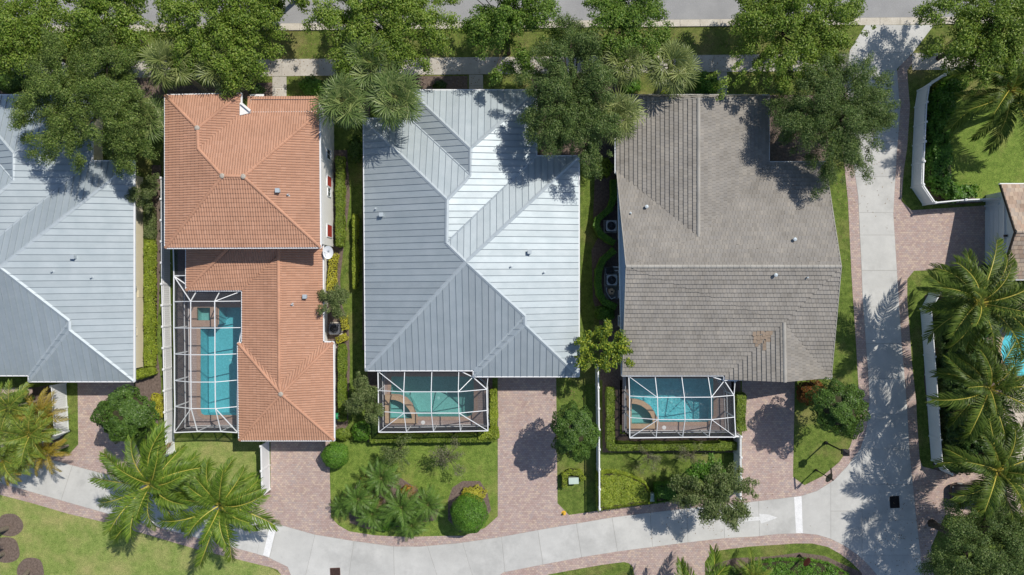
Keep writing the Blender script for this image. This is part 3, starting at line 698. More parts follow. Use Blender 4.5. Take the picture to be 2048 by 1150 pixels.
def window(parent, c, nx, ny, wd, ht, frame='white', pane='glass', name='window', bars=1):
    """window on a wall: c centre, (nx,ny) outward normal; frame proud of the wall with glass set in, and bars"""
    t = Vector((-ny, nx, 0)); nn = Vector((nx, ny, 0)); c = Vector(c); m = MB(); b = 0.07
    for s_ in (-1, 1):
        m.beam(c + t * (s_ * (wd / 2)) - Vector((0, 0, ht / 2 + b / 2)) + nn * 0.03, c + t * (s_ * (wd / 2)) + Vector((0, 0, ht / 2 + b / 2)) + nn * 0.03, b, 0.07, nn)
        m.beam(c - t * (wd / 2) + Vector((0, 0, s_ * ht / 2)) + nn * 0.031, c + t * (wd / 2) + Vector((0, 0, s_ * ht / 2)) + nn * 0.031, 0.075, b, Vector((0, 0, 1)))
    for k in range(bars):
        m.beam(c + t * (-wd / 2 + wd * (k + 1) / (bars + 1)) - Vector((0, 0, ht / 2)) + nn * 0.026, c + t * (-wd / 2 + wd * (k + 1) / (bars + 1)) + Vector((0, 0, ht / 2)) + nn * 0.026, 0.03, 0.04, nn)
    wo = m.build(name, MT[frame], parent)
    g_ = MB(); q = [c + t * (sx * wd / 2) + Vector((0, 0, sz * ht / 2)) + nn * 0.012 for sx, sz in ((-1, -1), (1, -1), (1, 1), (-1, 1))]
    g_.face(q); g_.build('pane', MT[pane], wo); return wo
def ray_roof(facets, px, py):
    o = Vector((0, 0, H)); d = (P(px, py, 0) - o).normalized(); best = None
    for f in facets:
        for t in f.tr:
            a, b, c = (f.w(x, y) for x, y in t)
            h = intersect_ray_tri(a, b, c, d, o)
            if h is not None and (best is None or h.z > best.z): best = h
    return best
def vent(parent, p, kind):
    if kind == 'box':
        m = MB().box((p.x, p.y, p.z + 0.16), (0.24, 0.24, 0.38)).box((p.x, p.y, p.z + 0.38), (0.32, 0.32, 0.06)); return m.build('roof_vent', MT['metal_trim'], parent)
    if kind == 'white':
        m = MB().lathe((p.x, p.y, p.z - 0.1), [(0.09, 0), (0.09, 0.36), (0.14, 0.37), (0.14, 0.43), (0.02, 0.46)], 10); return m.build('roof_vent', MT['metal_trim'], parent)
    m = MB().lathe((p.x, p.y, p.z - 0.1), [(0.14, 0.0), (0.14, 0.12), (0.06, 0.14), (0.06, 0.36), (0.045, 0.37)], 8); return m.build('vent_pipe', MT['metal_trim'], parent)

# ---- metal roofed house (built once, its twin to the left copies it)
def metal_house():
    ze, pt = 2.9, 0.30
    e = lambda x, y: P(x, y, ze)
    A, B, C, D, E_, F, G, Hh, I, J = e(728,238), e(820,238), e(819,181), e(1072,181), e(1072,313), e(1157,313), e(1157,752), e(948,752), e(948,740), e(732,740)
    q1 = RP(894,399,ze,pt,'x',730); q2 = P(893,486,q1.z)
    r1 = RP(941,297,ze,0.273,'x',1072); r2 = P(941,351,r1.z)
    p = RP(932,524,ze,0.289,'y',740); s1 = RP(1050,632,ze,0.289,'y',740); s2 = P(1050,650,s1.z)
    t = thing('metal_roof_house', 'wide house with blue-grey standing seam metal roof between the red and the grey tiled roofs', 'house', ((A.x + G.x) / 2, (A.y + G.y) / 2, 0), 'metal roofed houses')
    F_ = [Facet(x) for x in ([C, D, r1], [C, r1, r2, B], [A, B, r2, q1], [D, r1, r2, q1, q2, E_], [A, q1, q2, p, J], [E_, F, p, q2], [F, G, s2, s1, p], [J, p, s1, I], [I, s1, s2, Hh], [Hh, s2, G])]
    eave = [J, I, Hh, G, F, E_, D, C, B, A]
    rf = house_deck(t, F_, 'metal_trim', eave, ze)
    for i, f in enumerate(F_): metal_panels(f, rf, 0.50, 0.07 * i)
    for a, b in ((C, r1), (D, r1), (r1, r2), (r2, q1), (A, q1), (q1, q2), (q2, p), (F, p), (J, p), (p, s1), (s1, s2), (s2, G)): cap_bar(a, b, rf, 'metal_trim', 0.3)
    for a, b in ((B, r2), (E_, q2), (I, s1), (Hh, s2)): cap_bar(a, b, rf, 'metal_trim', 0.24, 'valley_flashing', 0.035)
    pl = offset_poly([(v.x, v.y) for v in eave], 0.8)
    walls(t, pl, ze - 0.2, 'cream')
    for px, py, k in ((764,430,'box'), (752,418,'pipe'), (1059,504,'box'), (1022,533,'pipe'), (1088,545,'pipe')):
        h = ray_roof(F_, px, py)
        if h: vent(rf, h, k)
    xE = max(v[0] for v in pl)
    for py in (409, 651):
        window(t, (xE, wy(py) , 1.3), 1, 0, 0.7, 0.6, 'cream', 'glass')
    yN = max(v[1] for v in pl)
    for px in (860, 950, 1030):
        window(t, ((px - CX) / S, yN, 1.5), 0, 1, 1.1, 1.4)
    yS = min(v[1] for v in pl)
    m = MB(); m.box(((1052 - CX) / S, yS - 0.02, 1.05), (4.6, 0.06, 2.1)); gd = m.build('garage_door', MT['vinyl'], t)
    for k in range(4): MB().box(((1052 - CX) / S, yS - 0.055, 0.27 + 0.52 * k), (4.5, 0.02, 0.47)).build('door_panel', MT['vinyl'], gd)
    return t, F_
h3, F3 = metal_house()
h1 = dup(h3); h1.location.x -= 35.20; h1.location.y -= 0.395
h1['label'] = 'cream walled house with pale metal roof at the left edge of the frame'
F1s = Vector((-35.20, -0.395, 0))

# ---- grey tiled house
def grey_house():
    ze = 2.9; e = lambda x, y: P(x, y, ze)
    a, b = e(1232,209), e(1537,209)
    s = RP(1397,473,ze,0.30,'y',325)
    n1 = AT(1397, a.y, s.z)
    g0 = e(1233,342); v2 = e(1537,325); e1 = e(1650,325)
    Lr = RP(1252,533,ze,0.30,'y',325); Rr = P(1682,533,Lr.z)
    sw_, c1, c2, v3, e2 = e(1245,750), e(1450,750), e(1450,759), e(1450,759), e(1662,755.5)
    zs = (Lr.z - ze) / (Lr.y - sw_.y)
    t_ = RP(1568,645,ze,zs,'y',752); u = AT(1570, c2.y - 0.02, t_.z)
    h = thing('grey_tile_house', 'single storey house with flat grey tiled roof carrying a patch of tan tiles', 'house', ((a.x + e2.x) / 2, (a.y + e2.y) / 2, 0))
    pn = [Facet(x) for x in ([a, g0, s, n1], [n1, s, v2, b], [g0, s, Lr], [s, Rr, Lr], [s, v2, e1, Rr], [Lr, sw_, c1, t_], [Lr, t_, Rr], [Rr, t_, e2], [c1, c2, u, t_], [t_, u, e2])]
    sl1 = [Facet(x) for x in ([e(1232,191), n1, a], [e(1232,191), e(1537,191), n1], [e(1537,191), b, n1])]
    eave = [e(1232,191), e(1537,191), v2, e1, e2, c2, c1, sw_, e(1237,345), e(1232,345)]
    rf = house_deck(h, pn + sl1, 'gray_tile', eave, ze, 'white', 0.15)
    rng = random.Random(5); m = MB(); pat = MB()
    for f in pn + sl1: tiles(f, m, 0.345, 0.27, 'flat', 0.085, rng)
    o = m.build('roof_tile', MT['gray_tile'], rf); o['kind'] = 'stuff'
    for p0, p1 in ((n1, s), (Lr, Rr), (t_, u)): caps(p0, p1, rf, 'gray_cap', 0.42, 0.30, 0.13)
    for p0, p1 in ((Lr, sw_), (Lr, g0), (Rr, e1), (Rr, e2), (n1, a), (n1, b)):
        d = (p1 - p0); k = d.normalized(); MB().beam(p0 + Vector((0, 0, 0.02)), p1 + Vector((0, 0, 0.02)), 0.06, 0.12).build('rake_trim', MT['gray_cap'], rf)
    # tan replacement tiles
    f = pn[6]; q = []
    for px, py in ((1508,667),(1516,666),(1524,663),(1528,668),(1534,666),(1541,665),(1510,674),(1517,675),(1524,674),(1531,673),(1538,672),(1509,681),(1517,683),(1513,688),(1521,681),(1530,690),(1532,684),(1530,697),(1536,680)):
        for ff in (pn[5], pn[6], pn[8]):
            o_ = Vector((0, 0, H)); d = (P(px, py, 0) - o_).normalized(); hit = None
            for t in ff.tr:
                hit = intersect_ray_tri(*[ff.w(x, y) for x, y in t], d, o_)
                if hit is not None: break
            if hit is not None:
                x, y = (hit - ff.o).dot(ff.E), (hit - ff.o).dot(ff.U)
                m = MB(); c = [(x - .13, y - .17, .105), (x + .13, y - .17, .105), (x + .13, y + .17, .06), (x - .13, y + .17, .06)]
                m.face([ff.w(*k) for k in c]); m.face([ff.w(c[0][0], c[0][1], 0), ff.w(c[1][0], c[1][1], 0), ff.w(*c[1]), ff.w(*c[0])])
                m.build('patch_tile', MT['brown_patch'], rf); break
    pl = offset_poly([(v.x, v.y) for v in eave], 0.5)
    walls(h, pl, ze - 0.18, 'blue_stucco')
    gm = MB()
    for (p0, p1) in ((e1, Rr), (Rr, e2), (sw_, Lr), (Lr, g0)): pass
    inn = 0.5
    gm.face([(e1.x - inn, e1.y, ze - 0.18), (e2.x - inn, e2.y, ze - 0.18), (Rr.x - inn, Rr.y, Rr.z - 0.05)]); gm.face([(sw_.x + inn, sw_.y, ze - .18), (g0.x + inn, g0.y, ze - .18), (Lr.x + inn, Lr.y, Lr.z - .05)][::-1])
    gm.face([(c2.x, c2.y + .3, ze - .18), (e2.x, c2.y + .3, ze - .18), (u.x, c2.y + .3, u.z - .05)])
    gm.build('gable_wall', MT['blue_stucco'], h)
    for px, py, k in ((1292,414,'white'), (1261,427,'pipe'), (1587,479,'white'), (1549,550,'white'), (1613,555,'pipe')):
        p = ray_roof(pn, px, py)
        if p: vent(rf, p, k)
    yS = min(v[1] for v in pl); yN = max(v[1] for v in pl)
    MB().box(((1540 - CX) / S, yS - 0.02, 1.05), (4.0, 0.06, 2.1)).build('garage_door', MT['vinyl'], h)
    for px in (1290, 1350, 1490): window(h, ((px - CX) / S, yN, 1.5), 0, 1, 1.1, 1.4)
    xw = min(v[0] for v in pl); 
    window(h, (min(v[0] for v in pl) , wy(470), 1.6), -1, 0, 0.8, 1.0); window(h, (min(v[0] for v in pl), wy(640), 1.6), -1, 0, 0.8, 1.0)
    return h, pn
h4, F4 = grey_house()

# ---- red tiled house, two storeys in front and one behind
def red_house():
    ze = 5.6; e = lambda x, y: P(x, y, ze)
    a, b, c, d2, e0, f, g, h = e(331,191), e(481,188), e(481,228), P(495,193,5.22), P(637,193,5.22), e(638,225), e(640,494), e(331,495)
    l1 = RP(395,256,ze,0.30,'x',331); l2 = P(396,297,l1.z); m1 = RP(445,352,ze,0.30,'x',331); m2 = P(487,353,m1.z)
    t = thing('red_tile_house', 'two storey white house with red barrel tiled roofs and screened pool on its left', 'house', (-16, 4, 0))
    up = [Facet(x) for x in ([a, l1, l2, m1, h], [a, b, l1], [b, c, l2, l1], [l2, c, P(495,228,5.6), d2, e0, f, m2, m1], [m1, m2, g, h], [m2, f, g])]
    ev = [a, b, c, P(495,228,5.6), P(495,193,5.6), P(637,193,5.6), f, g, h]
    rf = house_deck(t, up, 'red_tile', [a, b, c, P(495,226,5.6), f, g, h], ze, 'white', 0.15)
    rng = random.Random(9); m = MB()
    for fc in up: tiles(fc, m, 0.34, 0.19, 'barrel', 0.055, rng)
    o = m.build('roof_tile', MT['red_tile'], rf); o['kind'] = 'stuff'
    for p0, p1 in ((a, l1), (b, l1), (l1, l2), (l2, m1), (m1, m2), (m2, f), (m2, g), (m1, h)): caps(p0, p1, rf, 'red_cap', 0.42, 0.27, 0.13)
    for p in (l1, m1, m2): MB().lathe((p.x, p.y, p.z), [(0.2, -0.02), (0.19, 0.1), (0.1, 0.15)], 8).build('mortar_cap', MT['mortar'], rf)
    xe = P(668,0,0).x
    up_w = [(a.x + .4, a.y - .4), (b.x - .4, b.y - .4), (b.x - .4, c.y - 0.2), (P(500,0,5.6).x, c.y - 0.2), (P(500,0,5.6).x, P(0,200,5.2).y), (P(632,0,5.2).x, P(0,200,5.2).y), (P(632,0,5.2).x, f.y - .4), (xe, f.y - .4), (xe, g.y + .35), (h.x + .4, h.y + .35)]
    walls(t, up_w, ze - 0.16, 'stucco')
    MB().prism([(P(481,0,5.6).x, P(0,231,5.7).y), (P(502,0,5.6).x, P(0,226,5.7).y), (P(499,0,5.6).x, P(0,218,5.7).y), (P(484,0,5.6).x, P(0,205,5.7).y), (P(481,0,5.6).x, P(0,206,5.7).y)], 5.0, 5.75).build('gable_wall', MT['stucco'], t)
    MB().beam(P(482,206,5.85), P(501,222,5.85), 0.16, 0.14).build('gable_trim', MT['stucco'], t)
    # windows and shutters of the right-hand wall
    yw = lambda y, z: (CY - y) / S * (H - z) / H
    for py, zz, kind, wd, hh in ((309, 1.75, 'w', 1.05, 1.2), (363, 1.65, 's', 1.1, 1.25), (384.5, 1.6, 'w', 0.9, 0.95), (462, 1.55, 's', 1.3, 1.45)):
        y = yw(py, zz)
        wo = window(t, (xe, y, zz), 1, 0, wd * 0.78, hh, 'white', 'red_shutter' if kind == 's' else 'glass', 'shuttered_window' if kind == 's' else 'window', 1)
        if kind == 's':
            for k in range(8): MB().box((xe + 0.045, y, zz - hh / 2 + hh * (k + 0.5) / 8), (0.03, wd * 0.72, hh / 11)).build('slat', MT['red_shutter'], wo)
    for py, px in ((333, 642), (392, 642)): MB().box((xe + 0.05, yw(py, 5.2), 5.0), (0.1, 1.0, 0.7)).build('wall_band', MT['stucco'], t)
    # lower roof
    z1 = 2.9; q = lambda x, y: P(x, y, z1)
    B_, C_, D_, E_, F_, G_, H_, I_, J_ = q(373,580), q(485,580), q(485,686), q(476.5,687), q(479,880), q(667.5,880), q(666,685), q(646,685), q(645,480)
    k2 = RP(558,768,z1,0.30,'x',485); k1 = P(556.5,480,k2.z); v = P(556.5,511,k2.z); qq = RP(562,788,z1,0.30,'x',477)
    tw = RP(471,481,z1,0.30,'x',373)
    lo = [Facet(x) for x in ([P(373,478,z1), B_, tw], [B_, C_, v, k1, tw], [v, C_, D_, k2], [E_, D_, k2, qq], [E_, F_, qq], [F_, G_, qq], [G_, H_, qq], [H_, I_, k2, qq], [I_, J_, k1, k2])]
    rl = house_deck(t, lo, 'red_tile', [P(373,480,z1), B_, C_, D_, E_, F_, G_, H_, I_, J_], z1, 'white', 0.15)
    m = MB()
    for fc in lo: tiles(fc, m, 0.34, 0.19, 'barrel', 0.055, rng)
    o = m.build('roof_tile', MT['red_tile'], rl); o['kind'] = 'stuff'
    for p0, p1 in ((B_, tw), (k1, k2), (k2, qq), (E_, qq), (F_, qq), (G_, qq), (H_, qq)): caps(p0, p1, rl, 'red_cap', 0.42, 0.27, 0.13)
    MB().lathe((qq.x, qq.y, qq.z), [(0.2, -0.02), (0.19, 0.1), (0.1, 0.15)], 8).build('mortar_cap', MT['mortar'], rl)
    low_w = [(B_.x + .5, P(0,495,2.5).y), (B_.x + .5, B_.y + .5), (C_.x + .5, C_.y + .5), (D_.x + .5, D_.y + .0), (E_.x + .5, E_.y), (F_.x + .5, F_.y + .5), (P(673,0,0).x, G_.y + .5), (P(673,0,0).x, H_.y - .35), (P(655,0,0).x, H_.y - .35), (P(655,0,0).x, P(0,495,2.5).y)]
    walls(t, low_w, z1 - 0.17, 'stucco')
    for px, py, k, fs, rr in ((558,382,'box',up,rf), (577,390,'pipe',up,rf), (612,593,'box',lo,rl), (585,609,'pipe',lo,rl)):
        p = ray_roof(fs, px, py)
        if p: vent(rr, p, k)
    window(t, (P(673,0,0).x, wy(770), 2.0), 1, 0, 0.9, 1.0, 'white', 'red_shutter', 'shuttered_window')
    gx = P(598,0,0).x; MB().box((gx, F_.y + .47, 1.05), (4.6, 0.06, 2.1)).build('garage_door', MT['vinyl'], t)
    MB().sheet([tuple(P(501,189,3.2)[:2]), tuple(P(529,189,3.2)[:2]), tuple(P(529,197,3.2)[:2]), tuple(P(501,197,3.2)[:2])][::-1], 3.3).build('entry_canopy', MT['white'], t)
    for px in (360, 430, 560, 600): window(t, (P(px,0,0).x, up_w[0][1] if px < 480 else up_w[5][1], 4.3), 0, 1, 0.9, 1.2)
    return t, up, lo
h2, F2u, F2l = red_house()

# ---- tan tiled house at the right edge
def tan_house():
    ze = 2.9; e = lambda x, y: P(x, y, ze)
    a = e(2002,368.7); b = e(2002,558); zr = H * (1 - a.x * S / (2032.5 - CX)); r = Vector((a.x, P(0,463.4,zr).y, zr)); xe = a.x + 9
    t = thing('tan_tile_house', 'pale grey house with tan tiled gable and garage door facing the lane at right', 'house', (a.x + 4, r.y, 0))
    fs = [Facet(x) for x in ([a, r, Vector((xe, r.y, zr)), Vector((xe, a.y, ze))], [r, b, Vector((xe, b.y, ze)), Vector((xe, r.y, zr))])]
    rf = house_deck(t, fs, 'tan_tile', None, ze)
    rng = random.Random(3); m = MB()
    for f in fs: tiles(f, m, 0.36, 0.33, 'flat', 0.055, rng)
    o = m.build('roof_tile', MT['tan_tile'], rf); o['kind'] = 'stuff'
    caps(r, Vector((xe, r.y, zr)), rf, 'tan_tile', 0.42, 0.3, 0.13)
    for p0, p1 in ((a, r), (r, b)): MB().beam(p0 + Vector((-0.03, 0, -0.09)), p1 + Vector((-0.03, 0, -0.09)), 0.05, 0.2).build('barge_board', MT['bronze'], rf)
    for y, k in ((a.y + .05, 1), (b.y - .05, -1)): MB().box((a.x + 4.5, y, ze - .08), (9.2, 0.1, 0.16)).build('gutter', MT['white'], rf)
    X0 = P(1971.5,0,0).x; ya, yb = a.y - .45, b.y + .45
    m = MB()
    pts = [(X0, ya, -.05), (X0, yb, -.05), (X0, yb, ze - .1), (X0, r.y, ze - .1 + (zr - ze) * .96), (X0, ya, ze - .1)]
    m.face(pts[::-1]); m.face([(X0, ya, -.05), (X0, ya, ze - .1), (xe - .4, ya, ze - .1), (xe - .4, ya, -.05)]); m.face([(X0, yb, -.05), (xe - .4, yb, -.05), (xe - .4, yb, ze - .1), (X0, yb, ze - .1)])
    m.build('wall', MT['grey_stucco'], t)
    y0, y1 = P(0,420,0).y, P(0,532,0).y
    gd = MB().box((X0 - 0.03, (y0 + y1) / 2, 1.08), (0.06, y0 - y1, 2.16)).build('garage_door', MT['grey_stucco'], t)
    for k in range(4): MB().box((X0 - 0.075, (y0 + y1) / 2, 0.28 + 0.53 * k), (0.03, y0 - y1 - 0.1, 0.49)).build('door_panel', MT['grey_stucco'], gd)
    MB().box((X0 - 0.08, (y0 + y1) / 2, 2.26), (0.16, y0 - y1 + 0.3, 0.14)).build('door_trim', MT['white'], t)
    MB().box((X0 - 0.14, (y0 + y1) / 2, 2.48), (0.2, 0.16, 0.2)).build('wall_lamp', MT['bronze'], t)
    return t
h5 = tan_house()

# ---------------------------------------------------------------- pools, decks and screen cages
def in_poly(pl): return W2(pl)
deckz = 0.06
def deck(name, outer, holes, mat='deck'):
    o = MB().sheet(W2(outer), deckz, [W2(h) for h in holes]).build(name, MT[mat])
    n = MB()
    return tag(o, kind='structure')
def grow(pl, d): return offset_poly(W2(pl), -d)
def pool(name, lab, outline, depth, water, shell, cop, top=deckz, cw=0.28, cat='pool', wl=None, floor_parts=()):
    pl = W2(outline)
    if area2(pl) < 0: pl = pl[::-1]
    c = (sum(p[0] for p in pl) / len(pl), sum(p[1] for p in pl) / len(pl))
    t = thing(name, lab, cat, (c[0], c[1], 0))
    m = MB(); n = len(pl)
    for i in range(n):
        a, b = pl[i], pl[(i + 1) % n]; m.face([(b[0], b[1], top - .01), (a[0], a[1], top - .01), (a[0], a[1], top - depth), (b[0], b[1], top - depth)][::-1])
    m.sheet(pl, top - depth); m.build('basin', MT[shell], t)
    MB().sheet(offset_poly(pl, 0.005), (top - 0.07) if wl is None else wl).build('water', MT[water], t)
    if depth > 1.2:
        MB().lathe((c[0] + .6, c[1], top - depth), [(.13, 0), (.13, .02), (.08, .03)], 12).build('drain', MT['white'], t)
    out = offset_poly(pl, -cw); m = MB()
    m.prism(out, top - 0.25 if top > 0.2 else 0.03, top + 0.03, [offset_poly(pl, 0.03)]); m.build('coping', MT[cop], t)
    return t
deck('pool_deck', rectpx(356, 496, 493, 862), [POOL2, rectpx(397, 614, 425, 641)])
deck('pool_deck', rectpx(766, 742, 975, 852), [[(780,752),(948,752),(948.6,818),(944,830),(936,833.6),(836,833.6),(828,836.5),(780,836.5)]])
deck('pool_deck', rectpx(1244, 748, 1462, 864), [[(1259,756),(1427,756),(1427,830),(1423,840),(1414,844),(1318,844),(1306,847),(1261,847),(1259,800)]])
deck('pool_deck', [(1992,640),(2210,640),(2210,950),(2012,950),(2006,900),(2000,860),(2006,800),(1992,760)], [POOL5], 'travertine')
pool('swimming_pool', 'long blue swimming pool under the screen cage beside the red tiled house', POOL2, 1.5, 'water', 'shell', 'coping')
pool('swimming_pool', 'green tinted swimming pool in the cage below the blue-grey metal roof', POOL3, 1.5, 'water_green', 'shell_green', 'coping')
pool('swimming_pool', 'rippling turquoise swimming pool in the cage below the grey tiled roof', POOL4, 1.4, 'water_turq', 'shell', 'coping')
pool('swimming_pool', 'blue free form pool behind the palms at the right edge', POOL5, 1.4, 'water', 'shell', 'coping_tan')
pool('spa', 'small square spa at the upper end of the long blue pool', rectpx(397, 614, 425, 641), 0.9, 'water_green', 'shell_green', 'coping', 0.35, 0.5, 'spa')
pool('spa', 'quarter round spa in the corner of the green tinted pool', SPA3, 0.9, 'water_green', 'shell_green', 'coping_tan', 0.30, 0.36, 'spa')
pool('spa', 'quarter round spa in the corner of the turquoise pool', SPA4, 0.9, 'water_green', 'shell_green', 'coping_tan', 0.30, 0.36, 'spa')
for x, y, l in ((846, 845, 'white skimmer lid set in the deck of the green pool'), (1328, 855, 'white skimmer lid set in the deck of the turquoise pool')):
    p = P(x, y, deckz); o = MB().lathe((p.x, p.y, deckz - .005), [(0.17, 0), (0.17, 0.02), (0.13, 0.028)], 14).build('skimmer_lid', MT['white']); tag(o, l, 'lid')

def cage(name, lab, grid, he, ht, sides, extra=(), bw=0.047):
    """screen enclosure: grid of surveyed points, rim at height he, raised middle at ht"""
    nr, nc = len(grid), len(grid[0])
    def rim(r, c): return r in (0, nr - 1) or c in (0, nc - 1)
    pt = [[P(*grid[r][c], he if rim(r, c) else ht) for c in range(nc)] for r in range(nr)]
    cx = sum(p.x for r in pt for p in r) / (nr * nc); cy = sum(p.y for r in pt for p in r) / (nr * nc)
    t = thing(name, lab, 'pool cage', (cx, cy, 0), 'white framed pool cages')
    def bm(a, b, w_=bw, nm='beam'):
        MB().beam(a, b, w_, 0.10).build(nm, MT['white'], t)
    for r in range(nr):
        for c in range(nc):
            corner = r in (0, nr - 1) and c in (0, nc - 1)
            if c + 1 < nc: bm(pt[r][c], pt[r][c + 1], 0.066 if r in (0, nr - 1) else bw)
            if r + 1 < nr: bm(pt[r][c], pt[r + 1][c], 0.066 if c in (0, nc - 1) else bw)
    for (r, c, r2, c2) in ((0, 0, 1, 1), (0, nc - 1, 1, nc - 2), (nr - 1, 0, nr - 2, 1), (nr - 1, nc - 1, nr - 2, nc - 2)): bm(pt[r][c], pt[r2][c2], 0.045)
    dz = Vector((0, 0, -0.03))
    for r in range(nr - 1):
        for c in range(nc - 1):
            a, b, d, e = pt[r][c] + dz, pt[r][c + 1] + dz, pt[r + 1][c + 1] + dz, pt[r + 1][c] + dz
            m = MB()
            if (r == 0 and c == nc - 2) or (r == nr - 2 and c == 0): m.face([a, e, b]); m.face([b, e, d])
            else: m.face([a, e, d]); m.face([a, d, b])
            m.build('screen', MT['screen'], t)
    for side in sides:
        ids = {'left': [(r, 0) for r in range(nr)], 'right': [(r, nc - 1) for r in range(nr)], 'bottom': [(nr - 1, c) for c in range(nc)]}[side]
        ps = [pt[r][c] for r, c in ids]
        for p in ps: bm(p, Vector((p.x, p.y, 0.0)), 0.07, 'post')
        for a, b in zip(ps, ps[1:]):
            for z in (0.07, 0.78): bm(Vector((a.x, a.y, z)), Vector((b.x, b.y, z)), 0.06, 'rail')
            MB().face([(a.x, a.y, 0.06), (b.x, b.y, 0.06), (b.x, b.y, he - .05), (a.x, a.y, he - .05)]).build('screen', MT['screen_wall'], t)
    for a, b in extra: bm(P(*a), P(*b))
    return t, pt
c2, _ = cage('pool_cage', 'tall white pool cage over the long blue pool left of the red roof',
     [[(348,552),(393,583),(440,583),(484,582)], [(348,603.4),(381.5,602.6),(429.5,602.6),(484,602)], [(348,655.8),(381.5,656),(430,656),(484,655)], [(349,708),(381.5,709.5),(430,709.5),(475,707.5)], [(349,761),(382,764),(430.5,764),(475,760)], [(350,813),(382.5,817),(431,817),(475,813)], [(349,865),(395,863),(442,863),(475.5,865)]],
     2.5, 3.3, ('left', 'bottom'), [((346.5,494,2.5),(348,552,2.5)), ((348,551,2.5),(373,551,2.6)), ((346.5,494,2.5),(346.5,494,0))])
MB().face([P(347,494,2.45), P(348,552,2.45), P(373,552,2.5), P(373,494,2.5)]).build('screen', MT['screen'], c2)
a, b = P(347,494,2.5), P(348,552,2.5); MB().face([(a.x,a.y,.06),(b.x,b.y,.06),(b.x,b.y,2.4),(a.x,a.y,2.4)]).build('screen', MT['screen_wall'], c2)
cage('pool_cage', 'white pool cage over the green tinted pool below the metal roof',
     [[(756,742.5),(809.5,741.5),(863.8,741),(917.7,740.5),(946,754)], [(756.7,781),(807.5,783.5),(862.4,783.5),(916.6,783.5),(973.6,778.4)], [(757.2,822.5),(808,826),(863,826),(918,826),(974.3,820.7)], [(757.6,864),(813,864),(867,863),(920.8,862.3),(976,861.4)]],
     2.6, 3.3, ('left', 'bottom', 'right'), [((946,754,2.6),(977,754.5,2.6)), ((976,754.5,2.6),(973.6,778.4,2.6))])
cage('pool_cage', 'white pool cage over the turquoise pool below the grey tiled roof',
     [[(1257.4,752.5),(1310,752),(1363,751.8),(1415.6,751),(1448.5,761)], [(1259,791.8),(1314.8,794.8),(1368.7,794.5),(1422.6,794.2),(1467.8,790.4)], [(1259.3,834.8),(1316,839),(1370,839),(1423,839),(1469,834)], [(1259.5,875.7),(1312,875),(1365,874.3),(1417.7,874),(1471.3,874)]],
     2.6, 3.3, ('left', 'bottom', 'right'), [((1448,761,2.6),(1474,762,2.6)), ((1470,762,2.6),(1467.8,790.4,2.6))])

# ---------------------------------------------------------------- fences
def fence(name, lab, pts, ht, group=None, bay=1.83, top=0.28, mat='vinyl'):
    w = [Vector((*p, 0)) for p in W2(pts)]
    t = thing(name, lab, 'fence', sum(w, Vector((0, 0, 0))) / len(w), group)
    for a, b in zip(w, w[1:]):
        d = b - a; n = max(1, round(d.length / bay)); st = d / n; dn = d.normalized(); pr = Vector((-dn.y, dn.x, 0))
        for i in range(n):
            p, q = a + st * i, a + st * (i + 1); ln = st.length
            m = MB(); nb = max(2, round(ln / 0.18)); zt = ht - top
            for k in range(nb):
                c = p + dn * (ln * (k + 0.5) / nb)
                m.beam(c + Vector((0, 0, 0.09)), c + Vector((0, 0, zt)), ln / nb - 0.008, 0.028, pr)
            pn = m.build('panel', MT[mat], t)
            if top:
                pk = MB(); ns = max(3, round(ln / 0.12))
                for k in range(ns):
                    c = p + dn * (ln * (k + 0.5) / ns); pk.beam(c + Vector((0, 0, zt + .02)), c + Vector((0, 0, ht - 0.04)), 0.035, 0.03, pr)
                pk.build('spindles', MT[mat], t)
                MB().beam(p + Vector((0, 0, ht - .02)), q + Vector((0, 0, ht - .02)), 0.09, 0.05).build('rail', MT[mat], t)
            for z in (0.07, zt): MB().beam(p + Vector((0, 0, z)), q + Vector((0, 0, z)), 0.06, 0.10).build('rail', MT[mat], t)
        for i in range(n + 1):
            p = a + st * i
            if i == n and b is not w[-1]: continue
            po = MB().box((p.x, p.y, ht / 2 + .02), (0.13, 0.13, ht + .1), math.atan2(dn.y, dn.x)).build('post', MT[mat], t)
            m = MB(); m.box((p.x, p.y, ht + .085), (0.17, 0.17, 0.035), math.atan2(dn.y, dn.x)); i0 = len(m.v)
            ca = math.atan2(dn.y, dn.x)
            base = [(p.x + 0.07 * math.cos(ca + k * math.pi / 2 + .785) * 1.3, p.y + 0.07 * math.sin(ca + k * math.pi / 2 + .785) * 1.3, ht + .103) for k in range(4)]
            for k in range(4): m.face([base[k], base[(k + 1) % 4], (p.x, p.y, ht + .15)])
            m.build('post_cap', MT[mat], po)
    return t
fence('vinyl_fence', 'white vinyl fence along the mulch path left of the tall pool cage', [(339,361),(340,568),(347,860),(350,902)], 1.35)
fence('vinyl_fence', 'white vinyl fence beside the red tiled house driveway', [(538,882),(540,978),(511,1003)], 1.85, top=0.18)
fence('vinyl_fence', 'white vinyl fence between feathery palms and the leftmost driveway', [(132,766),(137.8,862),(118,874)], 1.8)
fence('vinyl_fence', 'slim white fence with picket top below the yellow croton tree', [(1191,728),(1193,850),(1194,1004)], 1.8, top=0.35)
fence('vinyl_fence', 'short white fence between turquoise pool garden and its driveway', [(1454,864),(1468,864),(1468,985)], 1.75)
fence('vinyl_fence', 'white vinyl fence round the lawn at upper right of the lane', [(1893,144),(1835,182),(1829.6,215),(1824,330),(1822.5,375),(1846,410),(1905,404.5),(1968,402)], 1.65)
fence('vinyl_fence', 'long white vinyl fence between the lane and the coconut palms', [(1858,587),(1841,618),(1845,671),(1850.7,749),(1855,810),(1859,871.7),(1863,920),(1881,938.5)], 1.45, top=0.0)
